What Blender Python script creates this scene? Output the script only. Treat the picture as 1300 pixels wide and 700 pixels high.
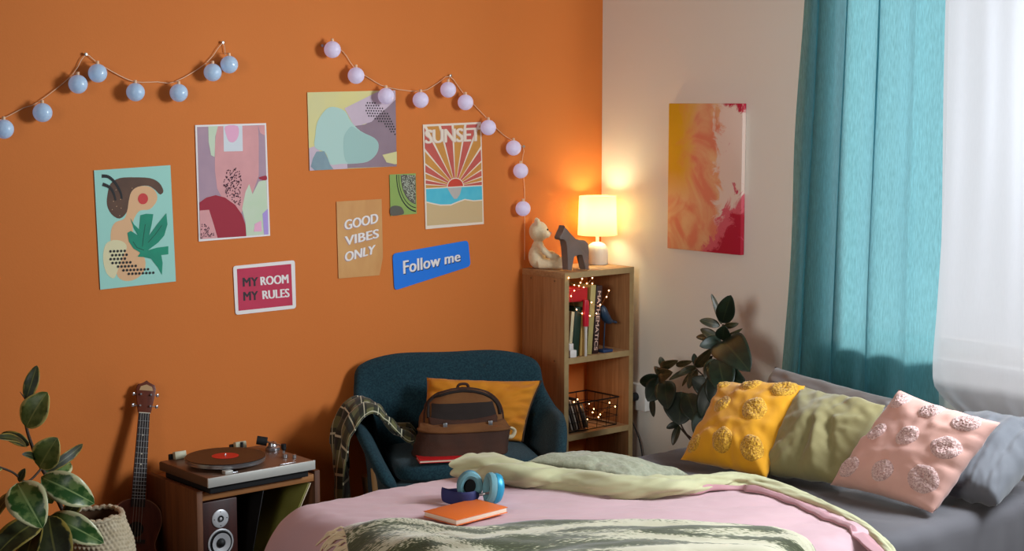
import bpy, bmesh, math, random
from mathutils import Vector, Matrix, Euler, noise
from math import sin, cos, pi, radians, sqrt, exp, floor
V = Vector
scene = bpy.context.scene
for o in list(bpy.data.objects):
    bpy.data.objects.remove(o)
COL = scene.collection

# ------------------------------------------------------------------ camera, world, lights, exposure
cd = bpy.data.cameras.new('camera')
cam = bpy.data.objects.new('camera', cd)
COL.objects.link(cam)
cd.sensor_width = 36.0
cd.lens = 2000.0 * 36.0 / 1300.0
cd.clip_start = 0.05
cam.location = (-5.1662, -5.4146, 1.9)
cam.rotation_euler = (pi / 2 - 0.109560, 0, 0.865683 - pi / 2)
scene.camera = cam
scene.view_settings.view_transform = 'Standard'
scene.view_settings.look = 'None'
scene.view_settings.gamma = 1.0
scene.view_settings.use_curve_mapping = False
scene.view_settings.exposure = 0.02

world = bpy.data.worlds.new('overcast_daylight')
scene.world = world
world.use_nodes = True
wb = world.node_tree.nodes['Background']
wb.inputs[0].default_value = (0.90, 0.95, 1.0, 1)
wb.inputs[1].default_value = 0.72

def area(name, loc, aim, sx, sy, power, color):
    l = bpy.data.lights.new(name, 'AREA')
    l.shape = 'RECTANGLE'; l.size = sx; l.size_y = sy; l.energy = power; l.color = color
    o = bpy.data.objects.new(name, l); COL.objects.link(o)
    o.location = loc
    o.rotation_euler = (V(aim) - V(loc)).to_track_quat('-Z', 'Y').to_euler()
    return o
# daylight entering through the open part of the tall window on the right wall
area('window_daylight', (-0.24, -3.4, 2.1), (-3.2, -2.1, 1.75), 1.2, 0.95, 118.0, (0.88, 0.97, 1.05))
sn = bpy.data.lights.new('hazy_sun', 'SUN'); sn.energy = 2.6; sn.angle = radians(7); sn.color = (1.0, 0.98, 0.94)
so_ = bpy.data.objects.new('hazy_sun', sn); COL.objects.link(so_); so_.location = (3, -2, 4)
so_.rotation_euler = V((-1.0, -0.25, -0.42)).to_track_quat('-Z', 'Y').to_euler()
# added fill from out of view, narrow spread, brightens the cream wall
fw = area('cream_wall_fill', (-7.35, -4.2, 2.2), (0.0, -1.3, 1.75), 1.8, 1.2, 21.0, (1.0, 0.98, 0.92))
fw.data.spread = radians(56)

# ------------------------------------------------------------------ materials
def lin(c):
    r = []
    for v in c[:3]:
        v = v / 255.0
        r.append(v / 12.92 if v <= 0.04045 else ((v + 0.055) / 1.055) ** 2.4)
    return (r[0], r[1], r[2], 1)
MATS = {}
class NT:
    def __init__(s, name):
        s.m = bpy.data.materials.new(name); s.m.use_nodes = True
        s.t = s.m.node_tree; s.b = s.t.nodes['Principled BSDF']; s.out = s.t.nodes['Material Output']
    def n(s, typ, **kw):
        nd = s.t.nodes.new(typ)
        for k, v in kw.items():
            if k.startswith('i_'):
                key = k[2:]
                key = int(key) if key.isdigit() else key.replace('_', ' ')
                nd.inputs[key].default_value = v
            else: setattr(nd, k, v)
        return nd
    def l(s, a, b): s.t.links.new(a, b)
    def coord(s, scale=(1, 1, 1), rot=(0, 0, 0), kind='Object'):
        tc = s.n('ShaderNodeTexCoord'); mp = s.n('ShaderNodeMapping')
        mp.inputs['Scale'].default_value = scale; mp.inputs['Rotation'].default_value = rot
        s.l(tc.outputs[kind], mp.inputs['Vector']); return mp.outputs['Vector']
def mat(name, color, rough=0.6, color2=None, nscale=8.0, ndetail=4, stretch=(1, 1, 1), bump=0.0, bscale=200.0,
        metallic=0.0, sheen=0.0, transl=0.0, weave=0.0, coat=0.0, emit=None, estr=0.0, spec=None, subsurf=0.0, nlo=0.35, nhi=0.65):
    if name in MATS: return MATS[name]
    t = NT(name); b = t.b
    b.inputs['Base Color'].default_value = lin(color)
    b.inputs['Roughness'].default_value = rough
    b.inputs['Metallic'].default_value = metallic
    if spec is not None: b.inputs['Specular IOR Level'].default_value = spec
    if sheen: b.inputs['Sheen Weight'].default_value = sheen; b.inputs['Sheen Roughness'].default_value = 0.5
    if coat: b.inputs['Coat Weight'].default_value = coat
    if subsurf:
        b.inputs['Subsurface Weight'].default_value = subsurf; b.inputs['Subsurface Radius'].default_value = (0.02, 0.015, 0.01)
        b.inputs['Subsurface Scale'].default_value = 0.5
    if emit:
        b.inputs['Emission Color'].default_value = lin(emit); b.inputs['Emission Strength'].default_value = estr
    vec = t.coord(stretch)
    if color2 is not None:
        nz = t.n('ShaderNodeTexNoise', i_Scale=nscale, i_Detail=ndetail)
        t.l(vec, nz.inputs['Vector'])
        cr = t.n('ShaderNodeValToRGB')
        cr.color_ramp.elements[0].position = nlo; cr.color_ramp.elements[1].position = nhi
        cr.color_ramp.elements[0].color = lin(color); cr.color_ramp.elements[1].color = lin(color2)
        t.l(nz.outputs['Fac'], cr.inputs['Fac']); t.l(cr.outputs['Color'], b.inputs['Base Color'])
    if bump or weave:
        bp = t.n('ShaderNodeBump', i_Strength=max(bump, weave), i_Distance=0.004)
        if weave:
            v2 = t.coord((1, 1, 1))
            w1 = t.n('ShaderNodeTexWave', i_Scale=bscale, i_Distortion=1.5); w1.bands_direction = 'X'
            w2 = t.n('ShaderNodeTexWave', i_Scale=bscale, i_Distortion=1.5); w2.bands_direction = 'Z'
            t.l(v2, w1.inputs['Vector']); t.l(v2, w2.inputs['Vector'])
            mx = t.n('ShaderNodeMath', operation='MULTIPLY'); t.l(w1.outputs['Fac'], mx.inputs[0]); t.l(w2.outputs['Fac'], mx.inputs[1])
            t.l(mx.outputs[0], bp.inputs['Height'])
        else:
            nb = t.n('ShaderNodeTexNoise', i_Scale=bscale, i_Detail=3.0); t.l(t.coord((1, 1, 1)), nb.inputs['Vector'])
            t.l(nb.outputs['Fac'], bp.inputs['Height'])
        t.l(bp.outputs['Normal'], b.inputs['Normal'])
    if transl:
        tr = t.n('ShaderNodeBsdfTranslucent'); tr.inputs['Color'].default_value = lin(color)
        mx = t.n('ShaderNodeMixShader', i_Fac=transl)
        t.l(b.outputs[0], mx.inputs[1]); t.l(tr.outputs[0], mx.inputs[2]); t.l(mx.outputs[0], t.out.inputs['Surface'])
    MATS[name] = t.m
    return t.m

def wood(name, c1, c2, axis='Z', rough=0.55, fine=60.0, coarse=6.0, knots=False):
    if name in MATS: return MATS[name]
    t = NT(name)
    sc = {'X': (0.06, 1, 1), 'Y': (1, 0.06, 1), 'Z': (1, 1, 0.06)}[axis]
    vec = t.coord(sc)
    n1 = t.n('ShaderNodeTexNoise', i_Scale=fine, i_Detail=5.0, i_Distortion=0.4)
    n2 = t.n('ShaderNodeTexNoise', i_Scale=coarse * 3, i_Detail=3.0, i_Distortion=1.2)
    t.l(vec, n1.inputs['Vector']); t.l(vec, n2.inputs['Vector'])
    ad = t.n('ShaderNodeMath', operation='ADD'); t.l(n1.outputs['Fac'], ad.inputs[0]); t.l(n2.outputs['Fac'], ad.inputs[1])
    hf = t.n('ShaderNodeMath', operation='MULTIPLY', i_1=0.5); t.l(ad.outputs[0], hf.inputs[0])
    cr = t.n('ShaderNodeValToRGB')
    cr.color_ramp.elements[0].position = 0.4; cr.color_ramp.elements[1].position = 0.6
    cr.color_ramp.elements[0].color = lin(c1); cr.color_ramp.elements[1].color = lin(c2)
    t.l(hf.outputs[0], cr.inputs['Fac']); t.l(cr.outputs['Color'], t.b.inputs['Base Color'])
    t.b.inputs['Roughness'].default_value = rough
    bp = t.n('ShaderNodeBump', i_Strength=0.15, i_Distance=0.002); t.l(hf.outputs[0], bp.inputs['Height']); t.l(bp.outputs['Normal'], t.b.inputs['Normal'])
    MATS[name] = t.m
    return t.m

def leafmat(name, base, base2, edge=None, vein=None, rough=0.35, lo=0.62, hi=0.8):
    t = NT(name)
    tc = t.n('ShaderNodeTexCoord'); sp = t.n('ShaderNodeSeparateXYZ'); t.l(tc.outputs['UV'], sp.inputs[0])
    a = t.n('ShaderNodeMath', operation='SUBTRACT', i_1=0.5); t.l(sp.outputs[0], a.inputs[0])
    ab = t.n('ShaderNodeMath', operation='ABSOLUTE'); t.l(a.outputs[0], ab.inputs[0])
    d = t.n('ShaderNodeMath', operation='MULTIPLY', i_1=2.0); t.l(ab.outputs[0], d.inputs[0])
    vec = t.coord((1, 1, 1))
    nz = t.n('ShaderNodeTexNoise', i_Scale=26.0, i_Detail=3.0); t.l(vec, nz.inputs['Vector'])
    cr = t.n('ShaderNodeValToRGB'); cr.color_ramp.elements[0].position = 0.45; cr.color_ramp.elements[1].position = 0.56
    cr.color_ramp.elements[0].color = lin(base); cr.color_ramp.elements[1].color = lin(base2)
    t.l(nz.outputs['Fac'], cr.inputs['Fac'])
    col = cr.outputs['Color']
    if edge:
        nm = t.n('ShaderNodeMath', operation='MULTIPLY_ADD', i_1=0.75, i_2=-0.37); t.l(nz.outputs['Fac'], nm.inputs[0])
        s = t.n('ShaderNodeMath', operation='ADD'); t.l(d.outputs[0], s.inputs[0]); t.l(nm.outputs[0], s.inputs[1])
        mr = t.n('ShaderNodeMapRange', i_1=lo, i_2=hi); t.l(s.outputs[0], mr.inputs[0])
        mx = t.n('ShaderNodeMix', data_type='RGBA'); t.l(mr.outputs[0], mx.inputs[0]); t.l(col, mx.inputs[6]); mx.inputs[7].default_value = lin(edge)
        col = mx.outputs[2]
    if vein:
        mr = t.n('ShaderNodeMapRange', i_1=0.03, i_2=0.07, i_3=1.0, i_4=0.0); t.l(d.outputs[0], mr.inputs[0])
        mx = t.n('ShaderNodeMix', data_type='RGBA'); t.l(mr.outputs[0], mx.inputs[0]); t.l(col, mx.inputs[6]); mx.inputs[7].default_value = lin(vein)
        col = mx.outputs[2]
    t.l(col, t.b.inputs['Base Color']); t.b.inputs['Roughness'].default_value = rough
    return t.m

# ------------------------------------------------------------------ mesh builder
class B:
    def __init__(s):
        s.bm = bmesh.new(); s.uv = s.bm.loops.layers.uv.new('UVMap')
    def _mi(s, faces, mi):
        for f in faces: f.material_index = mi
    def box(s, c, size, rot=None, bevel=0.0, mi=0, seg=2):
        t = bmesh.new(); bmesh.ops.create_cube(t, size=1.0)
        bmesh.ops.scale(t, vec=V(size), verts=t.verts)
        if bevel: bmesh.ops.bevel(t, geom=t.edges[:], offset=bevel, segments=seg, profile=0.5, affect='EDGES')
        M = Matrix.Translation(V(c))
        if rot is not None: M = M @ (rot if isinstance(rot, Matrix) else Euler(rot).to_matrix().to_4x4())
        s.merge(t, M, mi); return s
    def b2(s, lo, hi, bevel=0.0, mi=0):
        lo = V(lo); hi = V(hi)
        return s.box((lo + hi) / 2, hi - lo, None, bevel, mi)
    def merge(s, t, M=None, mi=None):
        vm = {}
        for v in t.verts: vm[v] = s.bm.verts.new(M @ v.co if M is not None else v.co)
        for f in t.faces:
            try: nf = s.bm.faces.new([vm[v] for v in f.verts])
            except ValueError: continue
            nf.material_index = f.material_index if mi is None else mi
        t.free()
    def tube(s, pts, r, seg=8, mi=0, closed=False, caps=True, flat=None, up=None):
        pts = [V(p) for p in pts]; n = len(pts)
        rr = r if isinstance(r, (list, tuple)) else [r] * n
        rings = []; prev = None
        for i, p in enumerate(pts):
            if closed: t = pts[(i + 1) % n] - pts[i - 1]
            else: t = pts[min(i + 1, n - 1)] - pts[max(i - 1, 0)]
            t.normalize()
            if up is not None: a = V(up) - t * V(up).dot(t)
            elif prev is None: a = t.orthogonal()
            else: a = prev - t * prev.dot(t)
            if a.length < 1e-6: a = t.orthogonal()
            a.normalize(); prev = a; b = t.cross(a)
            fl = 1.0 if flat is None else (flat[i] if isinstance(flat, (list, tuple)) else flat)
            rings.append([s.bm.verts.new(p + a * cos(2 * pi * k / seg) * rr[i] * fl + b * sin(2 * pi * k / seg) * rr[i]) for k in range(seg)])
        m = n if closed else n - 1
        for i in range(m):
            A = rings[i]; C = rings[(i + 1) % n]
            for k in range(seg):
                f = s.bm.faces.new((A[k], A[(k + 1) % seg], C[(k + 1) % seg], C[k])); f.material_index = mi
        if caps and not closed:
            for R in (rings[0][::-1], rings[-1]):
                f = s.bm.faces.new(R); f.material_index = mi
        return s
    def lathe(s, prof, c=(0, 0, 0), M=None, seg=32, mi=0, close=False, fn=None):
        M = (M or Matrix.Identity(4)); M = Matrix.Translation(V(c)) @ M
        rings = []
        for r, z in prof:
            if r < 1e-6: rings.append([s.bm.verts.new(M @ V((0, 0, z)))])
            else:
                ring = []
                for k in range(seg):
                    a = 2 * pi * k / seg; q = fn(a, z) if fn else 1.0
                    ring.append(s.bm.verts.new(M @ V((r * q * cos(a), r * q * sin(a), z))))
                rings.append(ring)
        L = list(zip(rings, rings[1:])) + ([(rings[-1], rings[0])] if close else [])
        for A, C in L:
            for k in range(seg):
                k2 = (k + 1) % seg
                if len(A) == 1 and len(C) == 1: continue
                if len(A) == 1: f = s.bm.faces.new((A[0], C[k2], C[k]))
                elif len(C) == 1: f = s.bm.faces.new((A[k], A[k2], C[0]))
                else: f = s.bm.faces.new((A[k], A[k2], C[k2], C[k]))
                f.material_index = mi
        return s
    def prism(s, pts, fr, th, mi=0, mi_side=None, bevel=0.0):
        """pts 2D outline in frame fr=(origin,u,v,n); extruded by th along n"""
        o, u, v, n = [V(q) for q in fr]
        t = bmesh.new()
        lo = [t.verts.new(o + u * p[0] + v * p[1]) for p in pts]
        hi = [t.verts.new(o + u * p[0] + v * p[1] + n * th) for p in pts]
        f1 = t.faces.new(lo[::-1]); f2 = t.faces.new(hi)
        f1.material_index = mi; f2.material_index = mi
        k = len(pts); sd = mi if mi_side is None else mi_side
        for i in range(k):
            f = t.faces.new((lo[i], lo[(i + 1) % k], hi[(i + 1) % k], hi[i])); f.material_index = sd
        if bevel: bmesh.ops.bevel(t, geom=[e for e in t.edges if f1 in e.link_faces or f2 in e.link_faces], offset=bevel, segments=3, profile=0.5, affect='EDGES')
        bmesh.ops.recalc_face_normals(t, faces=t.faces)
        s.merge(t); return s
    def ell(s, c, r, rot=None, mi=0, seg=20, rings=12):
        t = bmesh.new(); bmesh.ops.create_uvsphere(t, u_segments=seg, v_segments=rings, radius=1.0)
        M = Matrix.Translation(V(c)) @ (Euler(rot).to_matrix().to_4x4() if rot is not None else Matrix.Identity(4)) @ Matrix.Diagonal((r[0], r[1], r[2], 1))
        s.merge(t, M, mi); return s
    def grid(s, fn, nu, nv, mi=0, uv=False, cu=False, cv=False):
        """fn(u,v)->point for u,v in 0..1"""
        vs = [[s.bm.verts.new(V(fn(i / nu, j / nv))) for j in range(nv + (0 if cv else 1))] for i in range(nu + (0 if cu else 1))]
        for i in range(nu):
            for j in range(nv):
                i2 = (i + 1) % nu if cu else i + 1; j2 = (j + 1) % nv if cv else j + 1
                f = s.bm.faces.new((vs[i][j], vs[i2][j], vs[i2][j2], vs[i][j2])); f.material_index = mi
                if uv:
                    for lp, (a, b) in zip(f.loops, ((i, j), (i + 1, j), (i + 1, j + 1), (i, j + 1))): lp[s.uv].uv = (a / nu, b / nv)
        return s
    def flat(s, pts3, mi=0):
        f = s.bm.faces.new([s.bm.verts.new(V(p)) for p in pts3]); f.material_index = mi; return s
    def build(s, name, mats, parent=None, M=None, mods=None, smooth=True, sharp=0.7, weld=0.0, origin=None, recalc=True):
        bm = s.bm
        if M is not None: bmesh.ops.transform(bm, matrix=M, verts=bm.verts)
        if weld: bmesh.ops.remove_doubles(bm, verts=bm.verts, dist=weld)
        if recalc: bmesh.ops.recalc_face_normals(bm, faces=bm.faces)
        root = parent
        while root is not None and root.parent is not None: root = root.parent
        if root is not None:
            par = parent
            pw = V((0, 0, 0)); q = parent
            while q is not None: pw = pw + q.location; q = q.parent
            off = pw; loc = V((0, 0, 0))
        else:
            lo = V([min(v.co[i] for v in bm.verts) for i in range(3)]); hi = V([max(v.co[i] for v in bm.verts) for i in range(3)])
            off = V(origin) if origin else V(((lo.x + hi.x) / 2, (lo.y + hi.y) / 2, lo.z)); loc = off
        bmesh.ops.translate(bm, vec=-off, verts=bm.verts)
        if smooth:
            for f in bm.faces: f.smooth = True
            for e in bm.edges:
                if len(e.link_faces) == 2 and e.calc_face_angle(0) > sharp: e.smooth = False
        me = bpy.data.meshes.new(name); bm.to_mesh(me); bm.free()
        for m in (mats if isinstance(mats, (list, tuple)) else [mats]): me.materials.append(m)
        ob = bpy.data.objects.new(name, me); COL.objects.link(ob); ob.location = loc
        if parent is not None: ob.parent = parent
        if mods:
            for m in mods: m(ob)
        return ob
def subsurf(n):
    def f(o):
        m = o.modifiers.new('subsurf', 'SUBSURF'); m.levels = n; m.render_levels = n
    return f
def solid(th, off=-1.0):
    def f(o):
        m = o.modifiers.new('solid', 'SOLIDIFY'); m.thickness = th; m.offset = off
    return f
def remesh(v, sm=True):
    def f(o):
        m = o.modifiers.new('remesh', 'REMESH'); m.mode = 'VOXEL'; m.voxel_size = v; m.use_smooth_shade = sm
        m2 = o.modifiers.new('smooth', 'SMOOTH'); m2.factor = 0.6; m2.iterations = 6
    return f
def tag(o, label, cat, group=None, kind=None):
    if label: o['label'] = label
    if cat: o['category'] = cat
    if group: o['group'] = group
    if kind: o['kind'] = kind
    return o
def thing(name, label, cat, loc, group=None):
    o = bpy.data.objects.new(name, None); COL.objects.link(o); o.location = loc
    o.empty_display_size = 0.05
    return tag(o, label, cat, group)
def struct(o): o['kind'] = 'structure'; return o
def crom(pts, n=8, closed=False):
    pts = [V(p) for p in pts]; N = len(pts); out = []
    rng = N if closed else N - 1
    for i in range(rng):
        if closed: p0, p1, p2, p3 = pts[i - 1], pts[i], pts[(i + 1) % N], pts[(i + 2) % N]
        else: p0, p1, p2, p3 = pts[max(i - 1, 0)], pts[i], pts[i + 1], pts[min(i + 2, N - 1)]
        for k in range(n):
            t = k / n
            out.append(0.5 * ((2 * p1) + (p2 - p0) * t + (2 * p0 - 5 * p1 + 4 * p2 - p3) * t * t + (3 * p1 - p0 - 3 * p2 + p3) * t ** 3))
    if not closed: out.append(pts[-1])
    return out
def lerp(a, b, t): return a + (b - a) * t
def samp(pts, t):
    n = len(pts) - 1; x = max(0, min(n - 1e-6, t * n)); i = int(x); f = x - i
    return pts[i].lerp(pts[i + 1], f)
def nz(x, y=0.0, z=0.0): return noise.noise(V((x, y, z)))
def smooth2(pts, n=5):
    return [(p.x, p.y) for p in crom([V((a, b, 0)) for a, b in pts], n, True)]
def rotz(a, c=(0, 0, 0)): return Matrix.Translation(V(c)) @ Matrix.Rotation(a, 4, 'Z')
TEXTC = {}
def text_polys(body, bold=0.0, spacing=1.0):
    """flat triangulated mesh of a string: (verts2d, faces), bbox normalised to 0..1 both ways plus aspect"""
    cu = bpy.data.curves.new('txt', 'FONT'); cu.body = body; cu.size = 1.0; cu.offset = bold; cu.space_character = spacing
    cu.resolution_u = 4; cu.space_line = 1.0
    ob = bpy.data.objects.new('txt', cu); COL.objects.link(ob)
    dg = bpy.context.evaluated_depsgraph_get(); me = bpy.data.meshes.new_from_object(ob.evaluated_get(dg))
    vs = [(v.co.x, v.co.y) for v in me.vertices]; fs = [tuple(p.vertices) for p in me.polygons]
    bpy.data.objects.remove(ob); bpy.data.curves.remove(cu); bpy.data.meshes.remove(me)
    x0 = min(v[0] for v in vs); x1 = max(v[0] for v in vs); y0 = min(v[1] for v in vs); y1 = max(v[1] for v in vs)
    return [((a - x0) / (x1 - x0), (b - y0) / (y1 - y0)) for a, b in vs], fs
def put_text(b, body, quad, mi, bold=0.0, spacing=1.0, shear=0.0):
    """quad = four 3D corners bl, br, tr, tl"""
    bl, br, tr, tl = [V(q) for q in quad]
    vs, fs = text_polys(body, bold, spacing)
    P = []
    for u, w in vs:
        u2 = u + shear * w
        P.append(b.bm.verts.new(bl.lerp(br, u2).lerp(tl.lerp(tr, u2), w)))
    for f in fs:
        try: q = b.bm.faces.new([P[i] for i in f]); q.material_index = mi
        except ValueError: pass

# ------------------------------------------------------------------ structure
def wallmat(name, c1, c2):
    t = NT(name); vec = t.coord((1, 1, 1))
    n1 = t.n('ShaderNodeTexNoise', i_Scale=1.3, i_Detail=3.0); t.l(vec, n1.inputs['Vector'])
    cr = t.n('ShaderNodeValToRGB'); cr.color_ramp.elements[0].position = 0.3; cr.color_ramp.elements[1].position = 0.7
    cr.color_ramp.elements[0].color = lin(c1); cr.color_ramp.elements[1].color = lin(c2)
    t.l(n1.outputs['Fac'], cr.inputs['Fac']); t.l(cr.outputs['Color'], t.b.inputs['Base Color'])
    t.b.inputs['Roughness'].default_value = 0.75; t.b.inputs['Specular IOR Level'].default_value = 0.25
    n2 = t.n('ShaderNodeTexNoise', i_Scale=140.0, i_Detail=4.0); t.l(vec, n2.inputs['Vector'])
    bp = t.n('ShaderNodeBump', i_Strength=0.12, i_Distance=0.003); t.l(n2.outputs['Fac'], bp.inputs['Height']); t.l(bp.outputs['Normal'], t.b.inputs['Normal'])
    return t.m
ORANGE = wallmat('orange_wall_paint', (212, 118, 52), (215, 122, 55))
CREAM = wallmat('cream_wall_paint', (236, 230, 220), (238, 232, 223))
TAUPE = mat('dark_taupe_paint', (112, 98, 88), 0.8)
WHITE = mat('white_paint', (232, 230, 226), 0.5)
FLOORM = wood('oak_floorboards', (66, 42, 28), (84, 56, 38), 'X', 0.5)
CEIL = mat('ceiling_paint', (140, 134, 128), 0.8)

struct(B().b2((-7.5, 0, -0.1), (0.2, 0.15, 2.9)).build('wall_back', ORANGE, smooth=False))
wr = B()
Y0, Y1, Z0, Z1 = -1.36, -4.6, 0.92, 2.6          # window opening in the right wall
wr.b2((0, Y0, 0), (0.2, 0, 2.9)).b2((0, Y1, 0), (0.2, Y0, Z0)).b2((0, Y1, Z1), (0.2, Y0, 2.9)).b2((0, -6.6, 0), (0.2, Y1, 2.9))
struct(wr.build('wall_right', CREAM, smooth=False))
fl = B().b2((-7.5, -6.6, -0.1), (0.2, 0.0, 0.0)).build('floor', FLOORM, smooth=False); struct(fl)
struct(B().b2((-7.65, -6.6, -0.1), (-7.5, 0.15, 3.0)).build('wall_left', TAUPE, smooth=False))
struct(B().b2((-7.5, -6.75, -0.1), (0.2, -6.6, 3.0)).build('wall_front', TAUPE, smooth=False))
struct(B().b2((-7.5, -6.6, 2.9), (0.2, 0.0, 3.0)).build('ceiling', CEIL, smooth=False))
struct(B().b2((-7.4, -0.018, 0), (0, 0, 0.07), 0.004).build('baseboard_back', WHITE))
struct(B().b2((-0.018, -6.5, 0), (0, -0.02, 0.07), 0.004).build('baseboard_right', WHITE))
w = thing('window_1', None, None, (0.1, (Y0 + Y1) / 2, Z0)); struct(w)
f = B()
f.b2((0.10, Y1, Z0), (0.15, Y0, Z0 + 0.06), 0.004).b2((0.10, Y1, Z1 - 0.06), (0.15, Y0, Z1), 0.004)
for y in (Y0 - 0.06, -2.62, Y1): f.b2((0.10, y, Z0), (0.15, y + 0.06, Z1), 0.004)
f.build('window_frame', WHITE, w)
B().b2((-0.03, Y1 - 0.02, Z0 - 0.03), (0.12, Y0 + 0.02, Z0 + 0.0), 0.006).build('window_sill', WHITE, w)
g = NT('window_glass'); tr = g.n('ShaderNodeBsdfTransparent'); gl = g.n('ShaderNodeBsdfGlossy', i_Roughness=0.02)
fz = g.n('ShaderNodeFresnel', i_IOR=1.3); mx = g.n('ShaderNodeMixShader')
g.l(fz.outputs[0], mx.inputs[0]); g.l(tr.outputs[0], mx.inputs[1]); g.l(gl.outputs[0], mx.inputs[2]); g.l(mx.outputs[0], g.out.inputs['Surface'])
B().b2((0.122, -2.6, Z0 + 0.05), (0.128, Y0 - 0.05, Z1 - 0.05)).build('window_pane', g.m, w, smooth=False)

# ------------------------------------------------------------------ bed
SHEET = mat('slate_grey_cotton', (92, 89, 93), 0.85, (84, 81, 85), 3.0, sheen=0.15, bump=0.1, bscale=600)
BASEM = mat('dark_bed_fabric', (62, 60, 62), 0.9)
BX0, BX1, BY0, BY1 = -2.40, -0.24, -2.60, -1.27
def bedz(x, y): return 0.577 + 0.004 * nz(x * 5, y * 5) + 0.006 * nz(x * 3 - y * 3, x * 9 + y * 9, 3) + 0.003 * nz(x * 16, y * 6, 3)
bed = thing('bed', 'low bed with a slate grey fitted sheet beside the curtained window', 'bed', ((BX0 + BX1) / 2, (BY0 + BY1) / 2, 0))
B().b2((BX0 + 0.02, BY0 + 0.02, 0.07), (BX1 - 0.02, BY1 - 0.02, 0.30), 0.015).build('bed_base', BASEM, bed)
for lx in (BX0 + 0.12, BX1 - 0.12):
    for ly in (BY0 + 0.12, BY1 - 0.12):
        B().lathe([(0, 0), (0.022, 0), (0.03, 0.075), (0, 0.075)], (lx, ly, 0), seg=16).build('leg', wood('leg_wood', (120, 84, 52), (140, 100, 64)), bed)
def mattress():
    b = B()
    r = 0.05
    NX, NY = 120, 90
    def pt(u, v):
        # u across x, v across y incl. drops on both ends
        def arc(t, lo, hi):
            L = hi - lo; H = 0.27; tot = L + 2 * H
            s = t * tot
            if s < H - r: return lo, s + 0.0 - (H - r) - r
            if s < H + r:
                a = (s - (H - r)) / (2 * r) * pi / 2
                return lo + r - r * cos(a), -r + r * sin(a)
            if s > tot - (H - r): return hi, (tot - s) - (H - r) - r
            if s > tot - (H + r):
                a = (tot - (H - r) - s) / (2 * r) * pi / 2
                return hi - r + r * cos(a), -r + r * sin(a)
            return lo + r + (s - H - r) / (L - 2 * r) * (L - 2 * r), 0.0
        x, dx = arc(u, BX0, BX1); y, dy = arc(v, BY0, BY1)
        z = bedz(x, y) + min(dx, dy)
        if min(dx, dy) < -0.03:
            k = 0.0035 * nz(x * 12 + 5, y * 12, z * 3)
            if dy < dx: y += k if v < 0.5 else -k
            else: x += k
        return (x, y, z)
    b.grid(pt, NX, NY)
    b.build('fitted_sheet', SHEET, bed)
    B().b2((BX0 + 0.012, BY0 + 0.012, 0.30), (BX1 - 0.012, BY1 - 0.012, 0.57), 0.04).build('mattress', BASEM, bed)
mattress()

# duvet ------------------------------------------------------------
PINK = mat('dusty_pink_cotton', (210, 172, 177), 0.85, (202, 164, 169), 3.0, sheen=0.2, bump=0.12, bscale=500)
PINK2 = mat('rose_lining_edge', (186, 136, 142), 0.85, sheen=0.2)
SAGE = mat('pale_sage_cotton', (194, 191, 150), 0.85, (186, 183, 142), 3.0, sheen=0.2, bump=0.12, bscale=500)
TOP = 0.615
rollpts = [(-1.7944, -1.2418, 0.65), (-1.7708, -1.4455, 0.65), (-1.6639, -1.5853, 0.64), (-1.5917, -1.7757, 0.64), (-1.473, -1.8767, 0.64), (-1.3187, -1.9102, 0.635), (-1.1944, -1.9747, 0.63), (-1.1798, -2.1326, 0.62), (-1.2105, -2.3195, 0.612), (-1.2848, -2.4997, 0.606), (-1.3774, -2.6564, 0.6), (-1.4852, -2.7911, 0.58), (-1.4993, -2.8307, 0.5)]
RC = crom(rollpts, 12)
def duvet_edge_x(y):
    best = None
    for p in RC:
        d = abs(p.y - y)
        if best is None or d < best[0]: best = (d, p.x)
    return best[1]
EDGEX = [duvet_edge_x(-1.05 - i * 0.01) for i in range(180)]
def dex(y):
    i = (-1.05 - y) / 0.01; i = max(0, min(178.99, i)); k = int(i)
    a = EDGEX[max(0, k - 2):k + 3]; b_ = EDGEX[max(0, k - 1):k + 4]
    return lerp(sum(a) / len(a), sum(b_) / len(b_), i - k)
def drop(d, r, fall=None):
    """signed distance inside (d>0) of an edge -> (outward shift, z drop) of a cloth of arc length d"""
    if d >= r: return d, 0.0
    s = r - d
    if s < r * pi / 2:
        a = s / r; return r - r * sin(a), -(r - r * cos(a))
    return 0.0, -(r + (s - r * pi / 2))
def duvz(x, y):
    w_ = 0.007 * nz(x * 3.2, y * 4.5, 1) + 0.008 * nz((x * 0.76 - y * 0.65) * 2.2, (x * 0.65 + y * 0.76) * 13, 4) + 0.004 * nz((x * 0.8 - y * 0.6) * 5, (x * 0.6 + y * 0.8) * 30, 6) + 0.002 * nz(x * 24, y * 30, 7)
    return TOP + w_
DX0, DY1, DY0 = -2.60, -1.15, -2.66
def duvpt(sx, sy):
    """sx: arc coordinate from the foot edge, sy: from the far edge (both may be negative = hanging)"""
    ax, zx = drop(sx, 0.15)
    ay, zy = drop(sy, 0.10)
    x = DX0 + ax; y = DY1 - ay
    if y < DY0 + 0.12:
        e = (DY1 - DY0) - sy
        a2, z2 = drop(e, 0.12); y = DY0 + a2; zy += z2
    z = duvz(x, y) + zx + zy
    if zx < -0.08: x += 0.012 * nz(y * 8, z * 2.5, 2) * min(1, -zx * 4)
    if zy < -0.08: y += 0.012 * nz(x * 8, z * 2, 5) * min(1, -zy * 4)
    return V((x, y, max(z, 0.05)))
duvet = thing('duvet', 'dusty pink duvet with its pale sage underside folded back across the bed', 'duvet', (-1.9, -1.9, 0.58))
b = B()
def dfn(u, v):
    sy = lerp(-0.30, (DY1 - DY0) + 0.42, v)
    y = max(DY0, min(DY1, DY1 - max(sy, 0)))
    xe = dex(y) + 0.0
    sx = lerp(-0.38, xe - DX0, u)
    return duvpt(sx, sy)
b.grid(dfn, 130, 150)
b.build('duvet_top', PINK, duvet, mods=[solid(0.02)])
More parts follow.
